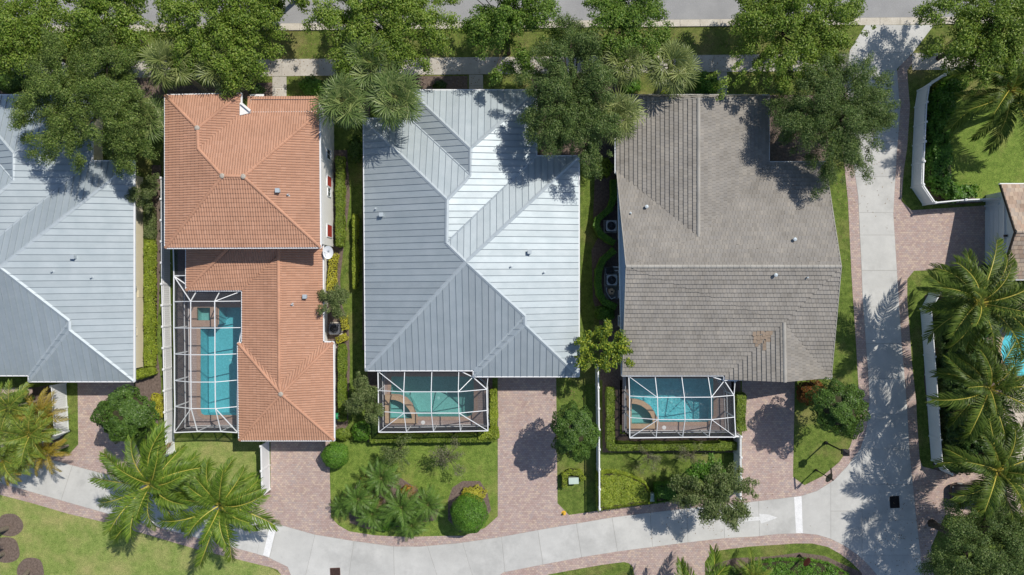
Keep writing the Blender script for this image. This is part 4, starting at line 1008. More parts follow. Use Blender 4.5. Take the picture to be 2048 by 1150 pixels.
fence('vinyl_fence', 'pale fence stub beside the tan tiled garage corner', [(1970,412),(2002,408)], 1.5, top=0.0, mat='grey_stucco')

# ---------------------------------------------------------------- machines, signs and street furniture
def condenser(x, y, lab, mat='ac_grey', sz=0.88, ht=0.85):
    p = P(x, y, ht); t = thing('air_conditioner', lab, 'air conditioner', (p.x, p.y, 0), 'air conditioning condensers')
    MB().box((p.x, p.y, 0.04), (sz + .2, sz + .2, 0.1)).build('base_pad', MT['kerb'], t)
    m = MB(); h = sz / 2
    out = [(p.x + a, p.y + b) for a, b in ((h - .1, -h), (h, -h + .1), (h, h - .1), (h - .1, h), (-h + .1, h), (-h, h - .1), (-h, -h + .1), (-h + .1, -h))]
    hole = [(p.x + 0.35 * math.cos(k * math.pi / 10), p.y + 0.35 * math.sin(k * math.pi / 10)) for k in range(20)]
    m.prism(out, 0.09, ht, [hole]); m.build('cabinet', MT[mat], t)
    MB().sheet(hole, ht - 0.3).build('fan_well', MT['black'], t)
    f = MB()
    for k in range(4):
        a = k * math.pi / 2; f.face([(p.x + r * math.cos(a + o), p.y + r * math.sin(a + o), ht - .14 + z) for r, o, z in ((.05, 0, .03), (.32, -.1, .03), (.33, .55, -.02), (.06, .6, -.02))])
    f.lathe((p.x, p.y, ht - .18), [(0.07, 0), (0.07, .07), (0.03, .08)], 8); f.build('fan', MT['dark_metal'], t)
    gm = MB()
    for r in (0.1, 0.17, 0.24, 0.31, 0.36):
        ring = [Vector((p.x + r * math.cos(k * math.pi / 10), p.y + r * math.sin(k * math.pi / 10), ht + .01)) for k in range(21)]
        gm.tube(ring, 0.006, 3, False)
    for k in range(4):
        a = k * math.pi / 4; gm.beam((p.x - .37 * math.cos(a), p.y - .37 * math.sin(a), ht + .012), (p.x + .37 * math.cos(a), p.y + .37 * math.sin(a), ht + .012), 0.012, 0.01)
    gm.build('grille', MT['ac_dark'], t); return t
condenser(1223, 451.5, 'pale air conditioner behind the upper curved hedge')
condenser(1224, 560, 'round topped heat pump between the pool filter and pump panel', 'ac_grey', 0.86, 0.9)
condenser(668, 658, 'dark air conditioner beside the golden shrubs', 'ac_dark')
def pool_gear():
    p = P(1223, 583, 0.8); t = thing('pool_filter', 'cream pool filter with white pipes behind the lower curved hedge', 'pool filter', (p.x, p.y, 0))
    MB().lathe((p.x, p.y, 0), [(0.26, 0), (0.28, 0.1), (0.28, 0.75), (0.2, 0.9), (0.08, 0.95)], 14).build('tank', MT['coping_tan'], t)
    MB().lathe((p.x, p.y, 0.94), [(0.09, 0), (0.09, 0.06), (0.03, 0.1)], 8).build('valve', MT['black'], t)
    m = MB()
    a = [P(1213,575,.3), P(1213,583,.3), P(1218,592,.3), P(1223,598,.3), P(1231,594,.3)]; m.tube(a, 0.045, 6); m.tube([P(1237,580,.3), P(1237,596,.3)], 0.045, 6); m.tube([P(1212,537,.35), P(1212,548,.35), P(1216,552,.35)], 0.04, 6); m.tube([P(1226,534,.4), P(1238,534,.4)], 0.04, 6); m.tube([P(1229,541,.4), P(1237,541,.4), P(1237,546,.4)], 0.04, 6)
    m.build('pipe', MT['white'], t)
    s = MB().box((*P(1219,541,.3)[:2], 0.25), (0.62, 0.5, 0.5)).build('pump', MT['black'], t)
pool_gear()
pad = MB().box((*P(1223,566,0)[:2], 0.03), (1.25, 2.7, 0.09)).build('equipment_pad', MT['joint']); tag(pad, kind='structure')
# satellite dish on the wall of the red tiled house
p = P(656, 504, 3.2); t = thing('satellite_dish', 'white oval satellite dish on the red house corner', 'satellite dish', (p.x, p.y, p.z))
m = MB(); ax = Vector((0.25, -0.35, 0.9)).normalized(); u_ = ax.cross(Vector((0, 1, 0))).normalized(); v_ = ax.cross(u_); st = len(m.v)
for r in (0.05, 0.25, 0.42, 0.5):
    for k in range(20): m.v.append(tuple(p + u_ * (r * .8 * math.cos(k * math.pi / 10)) + v_ * (r * 1.1 * math.sin(k * math.pi / 10)) + ax * (0.45 * r * r)))
for j in range(3):
    for k in range(20): m.f.append([st + j * 20 + k, st + j * 20 + (k + 1) % 20, st + (j + 1) * 20 + (k + 1) % 20, st + (j + 1) * 20 + k])
m.f.append([st + k for k in range(20)]); m.build('reflector', MT['vinyl'], t, True)
MB().tube([p - ax * .02, p - ax * .25, p + Vector((-.35, 0, -.5))], 0.03, 6).build('bracket', MT['ac_grey'], t)
MB().tube([p + u_ * .3 + ax * .02, p + ax * .5], 0.015, 5).build('feed_arm', MT['ac_grey'], t)
# utility cabinets
def cabinet(x, y, wd, dp, ht, lab, rz=0.05):
    p = P(x, y, ht); t = thing('utility_cabinet', lab, 'utility box', (p.x, p.y, 0))
    MB().box((p.x, p.y, ht * .45), (wd, dp, ht * .9), rz).build('housing', MT['pale_green'], t)
    MB().box((p.x, p.y, ht * .94), (wd + .07, dp + .07, ht * .1), rz).build('lid', MT['pale_green'], t)
    MB().box((p.x, p.y - dp / 2 - .02, ht * .45), (0.05, 0.04, 0.14), rz).build('handle', MT['dark_metal'], t)
cabinet(1147.5, 962, 0.75, 0.45, 0.7, 'pale green utility box inside the small U-shaped hedge')
cabinet(1305, 995, 0.48, 0.6, 0.6, 'pale green utility box between the two clipped hedge blocks', 0)
# meter and conduits on the cream wall
def meter():
    x = P(285, 0, 0).x; t = thing('electric_meter', 'electric meter with conduits on the cream wall of the leftmost house', 'meter', (x, P(0,580,0).y, 0))
    y = P(0,577,1.4).y
    MB().box((x + .09, y, 1.5), (0.18, 0.4, 0.55)).build('meter_box', MT['ac_grey'], t)
    MB().lathe((x + .2, y, 1.55), [(0.1, -.1), (0.1, .08), (.04, .1)], 10).build('meter_glass', MT['glass'], t)
    MB().tube([(x + .06, y - .1, 1.25), (x + .06, y - .1, .8), (x + .06, y - .7, .8), (x + .06, y - .7, .05)], 0.03, 6).tube([(x + .05, y + .1, 1.8), (x + .05, y + .1, 2.6)], .03, 6).build('conduit', MT['cream'], t)
meter()
# storm drains
def drain(x, y, wd, dp, rz, mat, lab):
    p = P(x, y, 0); t = thing('storm_drain', lab, 'storm drain', (p.x, p.y, 0), 'storm drains')
    MB().box((p.x, p.y, 0.012), (wd, dp, 0.008), rz).build('pit', MT['iron'], t)
    m = MB(); ca, sa = math.cos(rz), math.sin(rz)
    def loc(a, b, z): return Vector((p.x + a * ca - b * sa, p.y + a * sa + b * ca, z))
    for s_ in (-1, 1):
        m.beam(loc(-wd / 2, s_ * dp / 2, .02), loc(wd / 2, s_ * dp / 2, .02), 0.05, 0.02); m.beam(loc(s_ * wd / 2, -dp / 2, .021), loc(s_ * wd / 2, dp / 2, .021), 0.05, 0.02)
    m.build('frame', MT[mat], t)
    n = 9
    for k in range(1, n): MB().beam(loc(-wd / 2 + wd * k / n, -dp / 2, .023), loc(-wd / 2 + wd * k / n, dp / 2, .023), 0.03, 0.016).build('grate_bar', MT[mat], t)
drain(1789, 1004, 0.75, 0.95, 0.05, 'iron', 'black iron storm drain in the shaded lane below the coconut palm')
drain(670.5, 1145, 0.8, 0.75, 0.05, 'rust', 'rusty storm drain at the bottom edge of the lane')
# lamp post
p = P(1651, 885, 0); t = thing('street_lamp', 'black lantern lamp post on the lawn above the curved brick kerb', 'lamp post', p)
MB().lathe(p, [(0.14, 0), (0.14, .25), (.07, .35), (.055, 3.0), (.09, 3.05), (.05, 3.1)], 10).build('pole', MT['black'], t)
lt = MB().box((p.x, p.y, 3.32), (0.34, 0.34, 0.4)).build('lantern', MT['glass'], t)
m = MB()
for sx in (-1, 1):
    for sy in (-1, 1): m.beam((p.x + sx * .18, p.y + sy * .18, 3.1), (p.x + sx * .2, p.y + sy * .2, 3.54), 0.035, 0.035)
m.box((p.x, p.y, 3.1), (.4, .4, .04)).build('lantern_frame', MT['black'], lt)
m = MB(); b4 = [(p.x + sx * .26, p.y + sy * .26, 3.55) for sx, sy in ((-1, -1), (1, -1), (1, 1), (-1, 1))]
for k in range(4): m.face([b4[k], b4[(k + 1) % 4], (p.x, p.y, 3.75)])
m.face(b4[::-1]); m.lathe((p.x, p.y, 3.7), [(0.03, 0), (0.045, .06), (0.01, .14)], 8).build('lantern_roof', MT['black'], lt)
# stop sign with street name blade, and the second sign in the shrub bed
def octagon(c, nrm, r, th, m):
    nrm = Vector(nrm).normalized(); tt = Vector((-nrm.y, nrm.x, 0)); rr = [Vector(c) + tt * (r * math.cos(math.pi / 8 + k * math.pi / 4)) + Vector((0, 0, r * math.sin(math.pi / 8 + k * math.pi / 4))) for k in range(8)]
    f = [q + nrm * th for q in rr]; m.face(f); m.face(rr[::-1])
    for k in range(8): m.face([rr[k], rr[(k + 1) % 8], f[(k + 1) % 8], f[k]])
def sign(px, py, ht, face, lab, blade, fm, bm_):
    p = P(px, py, 0); t = thing('stop_sign', lab, 'sign', p)
    MB().lathe(p, [(0.09, 0), (0.09, .3), (.045, .4), (.045, ht), (.07, ht + .02), (.02, ht + .1)], 10).build('pole', MT['bronze'], t)
    m = MB(); n = Vector(face); octagon(Vector((p.x, p.y, ht - .75)) + n * .06, n, 0.4, 0.012, m); pl = m.build('sign_plate', MT[fm], t)
    m = MB(); octagon(Vector((p.x, p.y, ht - .75)) + n * .045, n, 0.42, 0.012, m); m.build('sign_backing', MT[bm_], pl)
    if blade: MB().box((p.x - .08, p.y + .44, ht - .08), (0.03, 0.95, 0.2), 0.08).build('name_blade', MT['bronze'], t)
sign(1631.5, 939.5, 3.05, (0.83, -0.55, 0), 'stop sign post with a thin street name blade beside the curved lane kerb', True, 'sign_red', 'sign_back')
sign(1599, 1110, 2.3, (-0.8, 0.6, 0), 'dark red stop sign standing in the glossy shrub bed', False, 'sign_red', 'bronze')
p = P(1127.5, 1026, 0); t = thing('marker', 'small yellow marker at the tip of the grass beside the driveway', 'marker', p)
MB().lathe(p, [(0.15, 0), (0.15, .03), (.1, .12), (.08, .3), (.03, .35)], 12).build('cone', MT['yellow'], t); MB().lathe(p, [(0.2, 0), (0.2, .02), (.12, .03)], 12).build('base', MT['yellow'], t)

mk_green = m_noise('hose_green', (0.02, 0.22, 0.09), (0.03, 0.28, 0.12), 4, 0.5)
# hose reel on the garage wall
p = P(671, 832, 1.0); t = thing('hose_reel', 'green hose reel on the right wall of the red garage', 'hose reel', (p.x, p.y, p.z))
m = MB()
for k in range(4): m.tube([p + Vector((.05 + .06 * k, .24 * math.cos(q * math.pi / 8), .24 * math.sin(q * math.pi / 8))) for q in range(17)], .035, 5, False)
m.build('hose', mk_green, t); MB().tube([p + Vector((-.1, 0, 0)), p + Vector((.3, 0, 0))], .1, 8).build('reel', MT['ac_dark'], t)

# parked car under the palm
def car():
    x0 = P(1905, 0, .7).x; y = P(0, 992, .8).y; ln, wd = 4.5, 1.78
    t = thing('parked_car', 'dark car parked on the bricks half hidden under a coconut palm', 'car', (x0 + ln / 2, y, 0))
    def loft(sec, name, mat, parent):
        """sec: list of (x, halfwidth, z_low, z_high) -> rounded body"""
        m = MB(); prof = [(1.0, 0.0), (1.0, 0.55), (0.93, 0.85), (0.78, 1.0), (-0.78, 1.0), (-0.93, 0.85), (-1.0, 0.55), (-1.0, 0.0)]
        n = len(prof)
        for x, hw, a, b in sec: m.v += [(x0 + x, y + q * hw, a + r * (b - a)) for q, r in prof]
        for j in range(len(sec) - 1):
            for k in range(n): m.f.append([j * n + k, j * n + (k + 1) % n, (j + 1) * n + (k + 1) % n, (j + 1) * n + k][::-1])
        m.f.append(list(range(n))); m.f.append(list(range((len(sec) - 1) * n, len(sec) * n))[::-1]); return m.build(name, MT[mat], parent, True)
    loft([(0.0, .55, .35, .55), (.06, .70, .3, .64), (.25, .83, .22, .74), (.6, .88, .2, .82), (1.2, .89, .2, .93), (2.2, .9, .2, .96), (3.4, .9, .2, .97), (4.1, .87, .22, .95), (4.4, .78, .3, .85), (4.5, .6, .38, .7)], 'body', 'car', t)
    loft([(1.15, .74, .85, .92), (1.75, .68, .85, 1.33), (2.2, .64, .85, 1.43), (3.0, .64, .85, 1.42), (3.6, .66, .85, 1.2), (4.05, .72, .85, .95)], 'cabin', 'car', t)
    MB().face([(x0 + 1.2, y - .62, .97), (x0 + 1.2, y + .62, .97), (x0 + 1.72, y + .52, 1.37), (x0 + 1.72, y - .52, 1.37)][::-1]).build('windshield', MT['glass'], t)
    MB().face([(x0 + 4.0, y - .58, 1.01), (x0 + 4.0, y + .58, 1.01), (x0 + 3.55, y + .5, 1.27), (x0 + 3.55, y - .5, 1.27)]).build('rear_window', MT['glass'], t)
    for s_ in (-1, 1):
        MB().face([(x0 + 1.6, y + s_ * .735, .98), (x0 + 3.6, y + s_ * .735, .98), (x0 + 3.2, y + s_ * .67, 1.36), (x0 + 1.95, y + s_ * .67, 1.36)][::s_]).build('side_window', MT['glass'], t)
        MB().box((x0 + 1.5, y + s_ * .98, .98), (.16, .2, .12)).build('mirror', MT['car'], t)
        MB().box((x0 + .14, y + s_ * .58, .58), (.12, .24, .08)).build('headlight', MT['ac_grey'], t)
        for xx in (.85, 3.55):
            c = Vector((x0 + xx, y + s_ * .8, .32)); m = MB(); m.tube([c - Vector((0, .1, 0)), c + Vector((0, .1, 0))], .32, 14); wh = m.build('wheel', MT['rubber'], t)
            MB().tube([c - Vector((0, .11, 0)), c + Vector((0, .11, 0))], .2, 10).build('rim', MT['ac_grey'], wh)
car()

# ---------------------------------------------------------------- vegetation
def rnd(seed): return np.random.default_rng(seed)
def leaf_quads(p, nrm, L_, W_, rng, fold=0.0):
    """diamond leaves at points p facing nrm"""
    n = len(p)
    nrm = nrm / (np.linalg.norm(nrm, axis=1, keepdims=True) + 1e-9)
    r = rng.normal(size=(n, 3)); t = np.cross(nrm, r); t /= (np.linalg.norm(t, axis=1, keepdims=True) + 1e-9); b = np.cross(nrm, t)
    Ls = L_ * rng.uniform(0.65, 1.3, (n, 1)); Ws = W_ * rng.uniform(0.65, 1.3, (n, 1))
    co = np.empty((n, 4, 3)); co[:, 0] = p - t * Ls / 2; co[:, 1] = p + b * Ws / 2 - t * Ls * 0.05 - nrm * Ws * fold; co[:, 2] = p + t * Ls / 2; co[:, 3] = p - b * Ws / 2 - t * Ls * 0.05 - nrm * Ws * fold
    return co.reshape(-1, 3)
def leaf_obj(name, co, mat, parent):
    o = wloc(parent); n = len(co) // 4
    me = fast_mesh(name, co - np.array([o.x, o.y, o.z]), np.arange(n * 4).reshape(n, 4))
    return add(name, me, mat, parent)

def tree(lab, px, py, zc, Rr, Hh, leaf, seed, ncl=70, lpc=300, ls=0.16, lw=0.09, group=None, name='shade_tree', lean=(0, 0), crs=0.17, squash=(1.0, 1.0), dens=1.0, trunk=0.2, flat=0.6, spray=0.0, lo=-0.45, elong=0.5, sup=7, supr=1.05):
    rng = rnd(seed); c = P(px, py, zc)
    base = Vector((c.x + lean[0], c.y + lean[1], 0)); t = thing(name, lab, 'tree', base, group)
    ph = rng.uniform(0, 6.28, 4)
    a = rng.uniform(0, 2 * np.pi, ncl); q = rng.uniform(0, 1, ncl)
    rr = np.sqrt(rng.uniform(0.03, 1.0, ncl))
    ns = max(6, ncl // sup) if sup > 1 else 0
    if ns:   # the boughs spread evenly over the crown
        k_ = np.arange(ns); a[:ns] = k_ * 2.39996 + ph[0] + rng.normal(0, .25, ns); rr[:ns] = np.clip(np.sqrt((k_ + .5) / ns) + rng.normal(0, .05, ns), 0.05, 1.0)
    out = 1 + 0.16 * np.sin(2 * a + ph[0]) + 0.12 * np.sin(3 * a + ph[1]) + 0.09 * np.sin(5 * a + ph[2]) + 0.06 * np.sin(9 * a + ph[3])
    rad = Rr * rr * out * 0.86
    zz = Hh * np.sqrt(np.clip(1 - rr ** 2, 0, 1)) * np.where(rng.uniform(size=ncl) < 0.72, rng.uniform(0.45, 1.0, ncl), rng.uniform(lo, 0.45, ncl))
    cl = np.stack([c.x + rad * np.cos(a) * squash[0], c.y + rad * np.sin(a) * squash[1], c.z + zz], 1)
    if sup > 1:   # boughs: leaf clumps sit on domes round fewer centres, so that gaps open between the boughs
        ci = np.arange(ncl) % ns; dv = rng.normal(size=(ncl, 3)); dv /= np.linalg.norm(dv, axis=1, keepdims=True); dv[:, 2] = np.abs(dv[:, 2]) * .9 - .15
        sr = supr * rng.uniform(.65, 1.35, ns)[ci] * (Rr / 4.5) ** .7; cl = cl[ci] + dv * sr[:, None]; od_ = cl[:, :2] - np.array([c.x, c.y]); a = np.arctan2(od_[:, 1], od_[:, 0]); rr = np.clip(np.hypot(od_[:, 0], od_[:, 1]) / Rr, 0, 1)
    cr = Rr * crs * rng.uniform(0.5, 1.5, ncl) * np.where(rr > .8, .8, 1.0)
    nl = np.maximum(20, (lpc * dens * (cr / (Rr * crs)) ** 2).astype(int)); idx = np.repeat(np.arange(ncl), nl); n = len(idx)
    v = rng.normal(size=(n, 3)); v /= np.linalg.norm(v, axis=1, keepdims=True); v *= (rng.uniform(0, 1, (n, 1)) ** 0.42)
    od0 = np.stack([np.cos(a), np.sin(a), 0 * a - .25], 1)[idx]; v += od0 * ((v * od0).sum(1, keepdims=True)) * elong
    v[:, 2] *= flat
    p = cl[idx] + v * cr[idx, None]
    if spray:
        od = np.stack([np.cos(a), np.sin(a), 0 * a], 1)[idx]; k = rng.uniform(0, 1, (n, 1)) ** 2 * spray
        p += od * k * cr[idx, None] * (rr[idx, None] > 0.5); p[:, 2] -= (k[:, 0] * 0.25)
    nr = rng.normal(size=(n, 3)) * 0.55 + v * 0.9 + np.array([0, 0, 0.7])
    leaf_obj('crown', leaf_quads(p, nr, ls, lw, rng, 0.15), LF[leaf], t)
    # trunk and limbs
    m = MB(); top = Vector((c.x * .6 + base.x * .4, c.y * .6 + base.y * .4, max(1.2, c.z - Hh * 0.55)))
    m.tube([base - Vector((0, 0, .1)), base + (top - base) * .15, top], [trunk * 1.4, trunk, trunk * .8], 8)
    order = rng.permutation(ncl)[:min(22, ncl)]
    for k in order:
        e = Vector(cl[k]); mid = top.lerp(e, 0.5) + Vector((rng.uniform(-.2, .2), rng.uniform(-.2, .2), 0.25 * Hh * 0.4)); m.tube([top, mid, e - Vector((0, 0, .15))], [trunk * .5, trunk * .25, 0.012], 5, False)
        for w_ in range(2):
            e2 = Vector(cl[rng.integers(ncl)])
            if (e2 - mid).length < Rr * 0.5: m.tube([mid, mid.lerp(e2, .5) + Vector((0, 0, .1)), e2], [trunk * .22, trunk * .14, 0.015], 4, False)
    m.build('trunk', MT['bark'], t, True); return t

def bush(lab, px, py, rx, ry, rz, leaf, seed, zc=None, ls=0.13, lw=0.08, dens=420, name='bush', group=None, rough=0.15, cat='bush', core=0.82):
    rng = rnd(seed); zc = rz * 0.9 if zc is None else zc; c = P(px, py, zc); t = thing(name, lab, cat, (c.x, c.y, 0), group)
    area = 2 * math.pi * max(rx, ry) ** 2 * 1.1 + 2 * rx * rz; n = int(area * dens)
    v = rng.normal(size=(n, 3)); v /= np.linalg.norm(v, axis=1, keepdims=True); v[:, 2] = np.where(v[:, 2] < -0.35, -v[:, 2], v[:, 2])
    ph = rng.uniform(0, 6.28, 6)
    k = 1 + rough * (np.sin(v[:, 0] * 5 + ph[0]) * np.cos(v[:, 1] * 5 + ph[1]) + 0.7 * np.sin(v[:, 0] * 11 + ph[2]) * np.cos(v[:, 1] * 11 + ph[3]) + 0.5 * np.sin(v[:, 2] * 9 + ph[4])) - rng.exponential(0.045, n)
    p = np.array([c.x, c.y, c.z]) + v * k[:, None] * np.array([rx, ry, rz])
    nr = v + rng.normal(size=(n, 3)) * 0.42 + np.array([0, 0, .25])
    leaf_obj('foliage', leaf_quads(p, nr, ls, lw, rng, 0.12), LF[leaf], t)
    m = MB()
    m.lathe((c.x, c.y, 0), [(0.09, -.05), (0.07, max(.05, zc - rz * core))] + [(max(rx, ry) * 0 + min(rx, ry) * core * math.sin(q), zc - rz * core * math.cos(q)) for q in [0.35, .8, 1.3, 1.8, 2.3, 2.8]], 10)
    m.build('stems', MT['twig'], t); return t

def hedge(lab, pts, wd, ht, leaf, seed, ls=0.12, lw=0.08, dens=560, group=None, name='hedge', jag=0.05, cat='hedge', z0=0.0, closed=False):
    rng = rnd(seed); w = [np.array([*P(x, y, ht * .8)[:2]]) for x, y in pts]
    segs = list(zip(w, w[1:])); ln = np.array([np.linalg.norm(b - a) for a, b in segs]); tot = ln.sum()
    mid = Vector((*np.mean(w, axis=0), 0)); t = thing(name, lab, cat, mid, group)
    P_, N_ = [], []
    for (a, b), l_ in zip(segs, ln):
        d = (b - a) / l_; pr = np.array([-d[1], d[0]]); l2 = l_ + wd * 0.5
        for kind, ar in (('top', l2 * wd), ('l', l2 * ht), ('r', l2 * ht), ('e0', wd * ht), ('e1', wd * ht)):
            n = int(ar * dens * (1.0 if kind == 'top' else 0.55)); u = rng.uniform(-wd * .25, l_ + wd * .25, n); s = rng.uniform(-.5, .5, n) * wd; z = ht * np.sqrt(rng.uniform(0.02, 1, n))
            lump = jag * (np.sin(u * 2.3 + seed) + .7 * np.sin(u * 5.1 + s * 4 + seed) + .6 * rng.normal(size=n))
            nz = np.zeros((n, 3))
            if kind == 'top': z = ht + lump; nz[:, 2] = 1
            elif kind in 'lr': sg = 1 if kind == 'l' else -1; s = sg * (wd / 2 + lump); nz[:, :2] = pr * sg; nz[:, 2] = .35
            else: sg = -1 if kind == 'e0' else 1; u = (0 if sg < 0 else l_) + sg * (wd * .25 + lump); nz[:, :2] = d * sg; nz[:, 2] = .35
            xy = a + np.outer(u, d) + np.outer(s, pr)
            P_.append(np.column_stack([xy, z])); N_.append(nz)
    p = np.concatenate(P_); nr = np.concatenate(N_) + rng.normal(size=p.shape) * .36 + np.array([0, 0, .2])
    p[:, 2] += z0
    leaf_obj('foliage', leaf_quads(p, nr, ls, lw, rng, .12), LF[leaf], t)
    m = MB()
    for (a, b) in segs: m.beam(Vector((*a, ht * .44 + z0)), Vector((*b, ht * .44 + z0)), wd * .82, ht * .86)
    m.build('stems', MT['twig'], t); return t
def hedge_block(lab, poly, ht, leaf, seed, ls=0.13, lw=0.085, dens=560, group=None, name='hedge', jag=0.05, cat='hedge', core=True):
    rng = rnd(seed); pl = [tuple(P(x, y, ht * .9)[:2]) for x, y in poly]
    if area2(pl) < 0: pl = pl[::-1]
    xs = [q[0] for q in pl]; ys = [q[1] for q in pl]; n = int((max(xs) - min(xs)) * (max(ys) - min(ys)) * dens)
    x = rng.uniform(min(xs), max(xs), n); y = rng.uniform(min(ys), max(ys), n); ins = np.zeros(n, bool); dmin = np.full(n, 9e9)
    for (x0, y0), (x1, y1) in zip(pl, pl[1:] + pl[:1]):
        cnd = (y0 > y) != (y1 > y); xc = (x1 - x0) * (y - y0) / ((y1 - y0) if y1 != y0 else 1e-9) + x0; ins ^= cnd & (x < xc)
        l2 = (x1 - x0) ** 2 + (y1 - y0) ** 2; tt = np.clip(((x - x0) * (x1 - x0) + (y - y0) * (y1 - y0)) / l2, 0, 1); dmin = np.minimum(dmin, np.hypot(x - x0 - tt * (x1 - x0), y - y0 - tt * (y1 - y0)))
    x, y, dm = x[ins], y[ins], dmin[ins]; n = len(x); ph = rng.uniform(0, 6, 4)
    z = ht * (1 - .25 * np.exp(-dm / .25)) + jag * (np.sin(x * 3 + ph[0]) * np.cos(y * 3.3 + ph[1]) + .8 * np.sin(x * 7 + ph[2]) * np.cos(y * 8 + ph[3])) - rng.exponential(.04, n)
    P_ = [np.column_stack([x, y, z])]; N_ = [np.tile([0, 0, 1.0], (n, 1))]
    for (x0, y0), (x1, y1) in zip(pl, pl[1:] + pl[:1]):
        l_ = math.hypot(x1 - x0, y1 - y0); k = int(l_ * ht * dens * .6); u = rng.uniform(0, 1, k); zz = ht * .92 * np.sqrt(rng.uniform(.02, 1, k)); o = np.array([(y1 - y0), -(x1 - x0)]) / l_; j = rng.normal(0, .04, k)
        P_.append(np.column_stack([x0 + u * (x1 - x0) + o[0] * j, y0 + u * (y1 - y0) + o[1] * j, zz])); N_.append(np.tile([o[0], o[1], .35], (k, 1)))
    p = np.concatenate(P_); nr = np.concatenate(N_) + rng.normal(size=p.shape) * .36 + np.array([0, 0, .2])
    c = Vector((sum(xs) / len(xs), sum(ys) / len(ys), 0)); t = thing(name, lab, cat, c, group)
    leaf_obj('foliage', leaf_quads(p, nr, ls, lw, rng, .12), LF[leaf], t)
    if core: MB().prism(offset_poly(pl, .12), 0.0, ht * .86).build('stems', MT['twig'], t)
    return t

# ---- palms -------------------------------------------------------
def feather_mesh(L_, n, ll, el0, el1, seed, w_=0.05, droop=0.5, rib=0.035, vee=0.6, curl=0.0, bent=0.0):
    """one pinnate frond along +X; returns (leaflets, rib) meshes in local coordinates"""
    rng = rnd(seed); pts = []; x = y = z = 0.0; N = 14
    for i in range(N + 1):
        pts.append(Vector((x, y, z))); t = i / N; e = math.radians(el0 + (el1 - el0) * t ** 1.2); yaw = curl * t + bent * t * t
        x += math.cos(e) * math.cos(yaw) * L_ / N; y += math.cos(e) * math.sin(yaw) * L_ / N; z += math.sin(e) * L_ / N
    def at(t):
        f = min(t * N, N - 1e-6); i = int(f); return pts[i].lerp(pts[i + 1], f - i), (pts[i + 1] - pts[i]).normalized()
    V, Q = [], []
    for k in range(n):
        t = 0.16 + 0.84 * (k + 0.5) / n; p, d = at(t); sd = d.cross(Vector((0, 0, 1))).normalized(); up = sd.cross(d)
        env = (math.sin(math.pi * min(1, (t - 0.05) * 0.93)) ** 0.55) * (1.0 if t < .8 else 1.0)
        for s_ in (-1, 1):
            l1 = ll * env * rng.uniform(.82, 1.1); ang = math.radians(62 - 34 * t + rng.uniform(-7, 7))
            dr = (sd * s_ * math.sin(ang) + d * math.cos(ang) + up * vee * rng.uniform(.4, 1.3)).normalized()
            a = p; b = a + dr * l1 * .5; dr2 = (dr + Vector((0, 0, -droop * rng.uniform(.6, 1.4)))).normalized(); c = b + dr2 * l1 * .3; dr3 = (dr2 + Vector((0, 0, -droop * 1.1))).normalized(); e_ = c + dr3 * l1 * .25
            wv = d.cross(dr).normalized().cross(dr).normalized() * (w_ / 2)
            i = len(V); V += [a - wv * .5, a + wv * .5, b + wv, b - wv, c + wv * .8, c - wv * .8, e_ + wv * .12, e_ - wv * .12]
            Q += [[i, i + 1, i + 2, i + 3], [i + 3, i + 2, i + 4, i + 5], [i + 5, i + 4, i + 6, i + 7]]
    me = fast_mesh('frond', np.array([tuple(v) for v in V]), np.array(Q))
    m = MB(); m.tube(pts, [rib * (1 - .85 * i / N) for i in range(N + 1)], 5, False)
    rm = bpy.data.meshes.new('rib'); rm.from_pydata(m.v, [], m.f); rm.update(); return me, rm
def fan_mesh(pet, R_, el, seed, nseg=24, span=280, droop=0.5, wid=0.07):
    """one fan leaf along +X: petiole and a costapalmate blade split into ribbons"""
    rng = rnd(seed); e = math.radians(el); hub = Vector((math.cos(e) * pet, 0, math.sin(e) * pet)); V, Q = [], []
    d0 = Vector((math.cos(e - .35), 0, math.sin(e - .35))); sd = Vector((0, 1, 0)); up = d0.cross(sd) * -1
    if up.z < 0: up = -up
    for k in range(nseg):
        a = math.radians(-span / 2 + span * (k + .5) / nseg); l_ = R_ * (0.72 + .28 * math.cos(a * .5)) * rng.uniform(.9, 1.08)
        dr = (d0 * math.cos(a) + sd * math.sin(a) + up * rng.uniform(-.1, .34)).normalized(); b = hub + dr * l_ * .55
        dr2 = (dr + Vector((0, 0, -droop * .5 * rng.uniform(.5, 1.4)))).normalized(); c = b + dr2 * l_ * .28; dr3 = (dr2 + Vector((0, 0, -droop * rng.uniform(.6, 1.5)))).normalized(); f = c + dr3 * l_ * .22
        wv = up.cross(dr).normalized() * (wid / 2); fo = up * (0.012 if k % 2 else -.012)
        i = len(V); V += [hub - wv * .2, hub + wv * .2, b + wv + fo, b - wv - fo, c + wv * .75, c - wv * .75, f + wv * .1, f - wv * .1]; Q += [[i, i + 1, i + 2, i + 3], [i + 3, i + 2, i + 4, i + 5], [i + 5, i + 4, i + 6, i + 7]]
    me = fast_mesh('frond', np.array([tuple(v) for v in V]), np.array(Q))
    m = MB(); m.tube([(0, 0, 0), tuple(hub * .6), tuple(hub)], [.03, .022, .016], 4, False)
    rm = bpy.data.meshes.new('rib'); rm.from_pydata(m.v, [], m.f); rm.update(); return me, rm
PAIR = {}
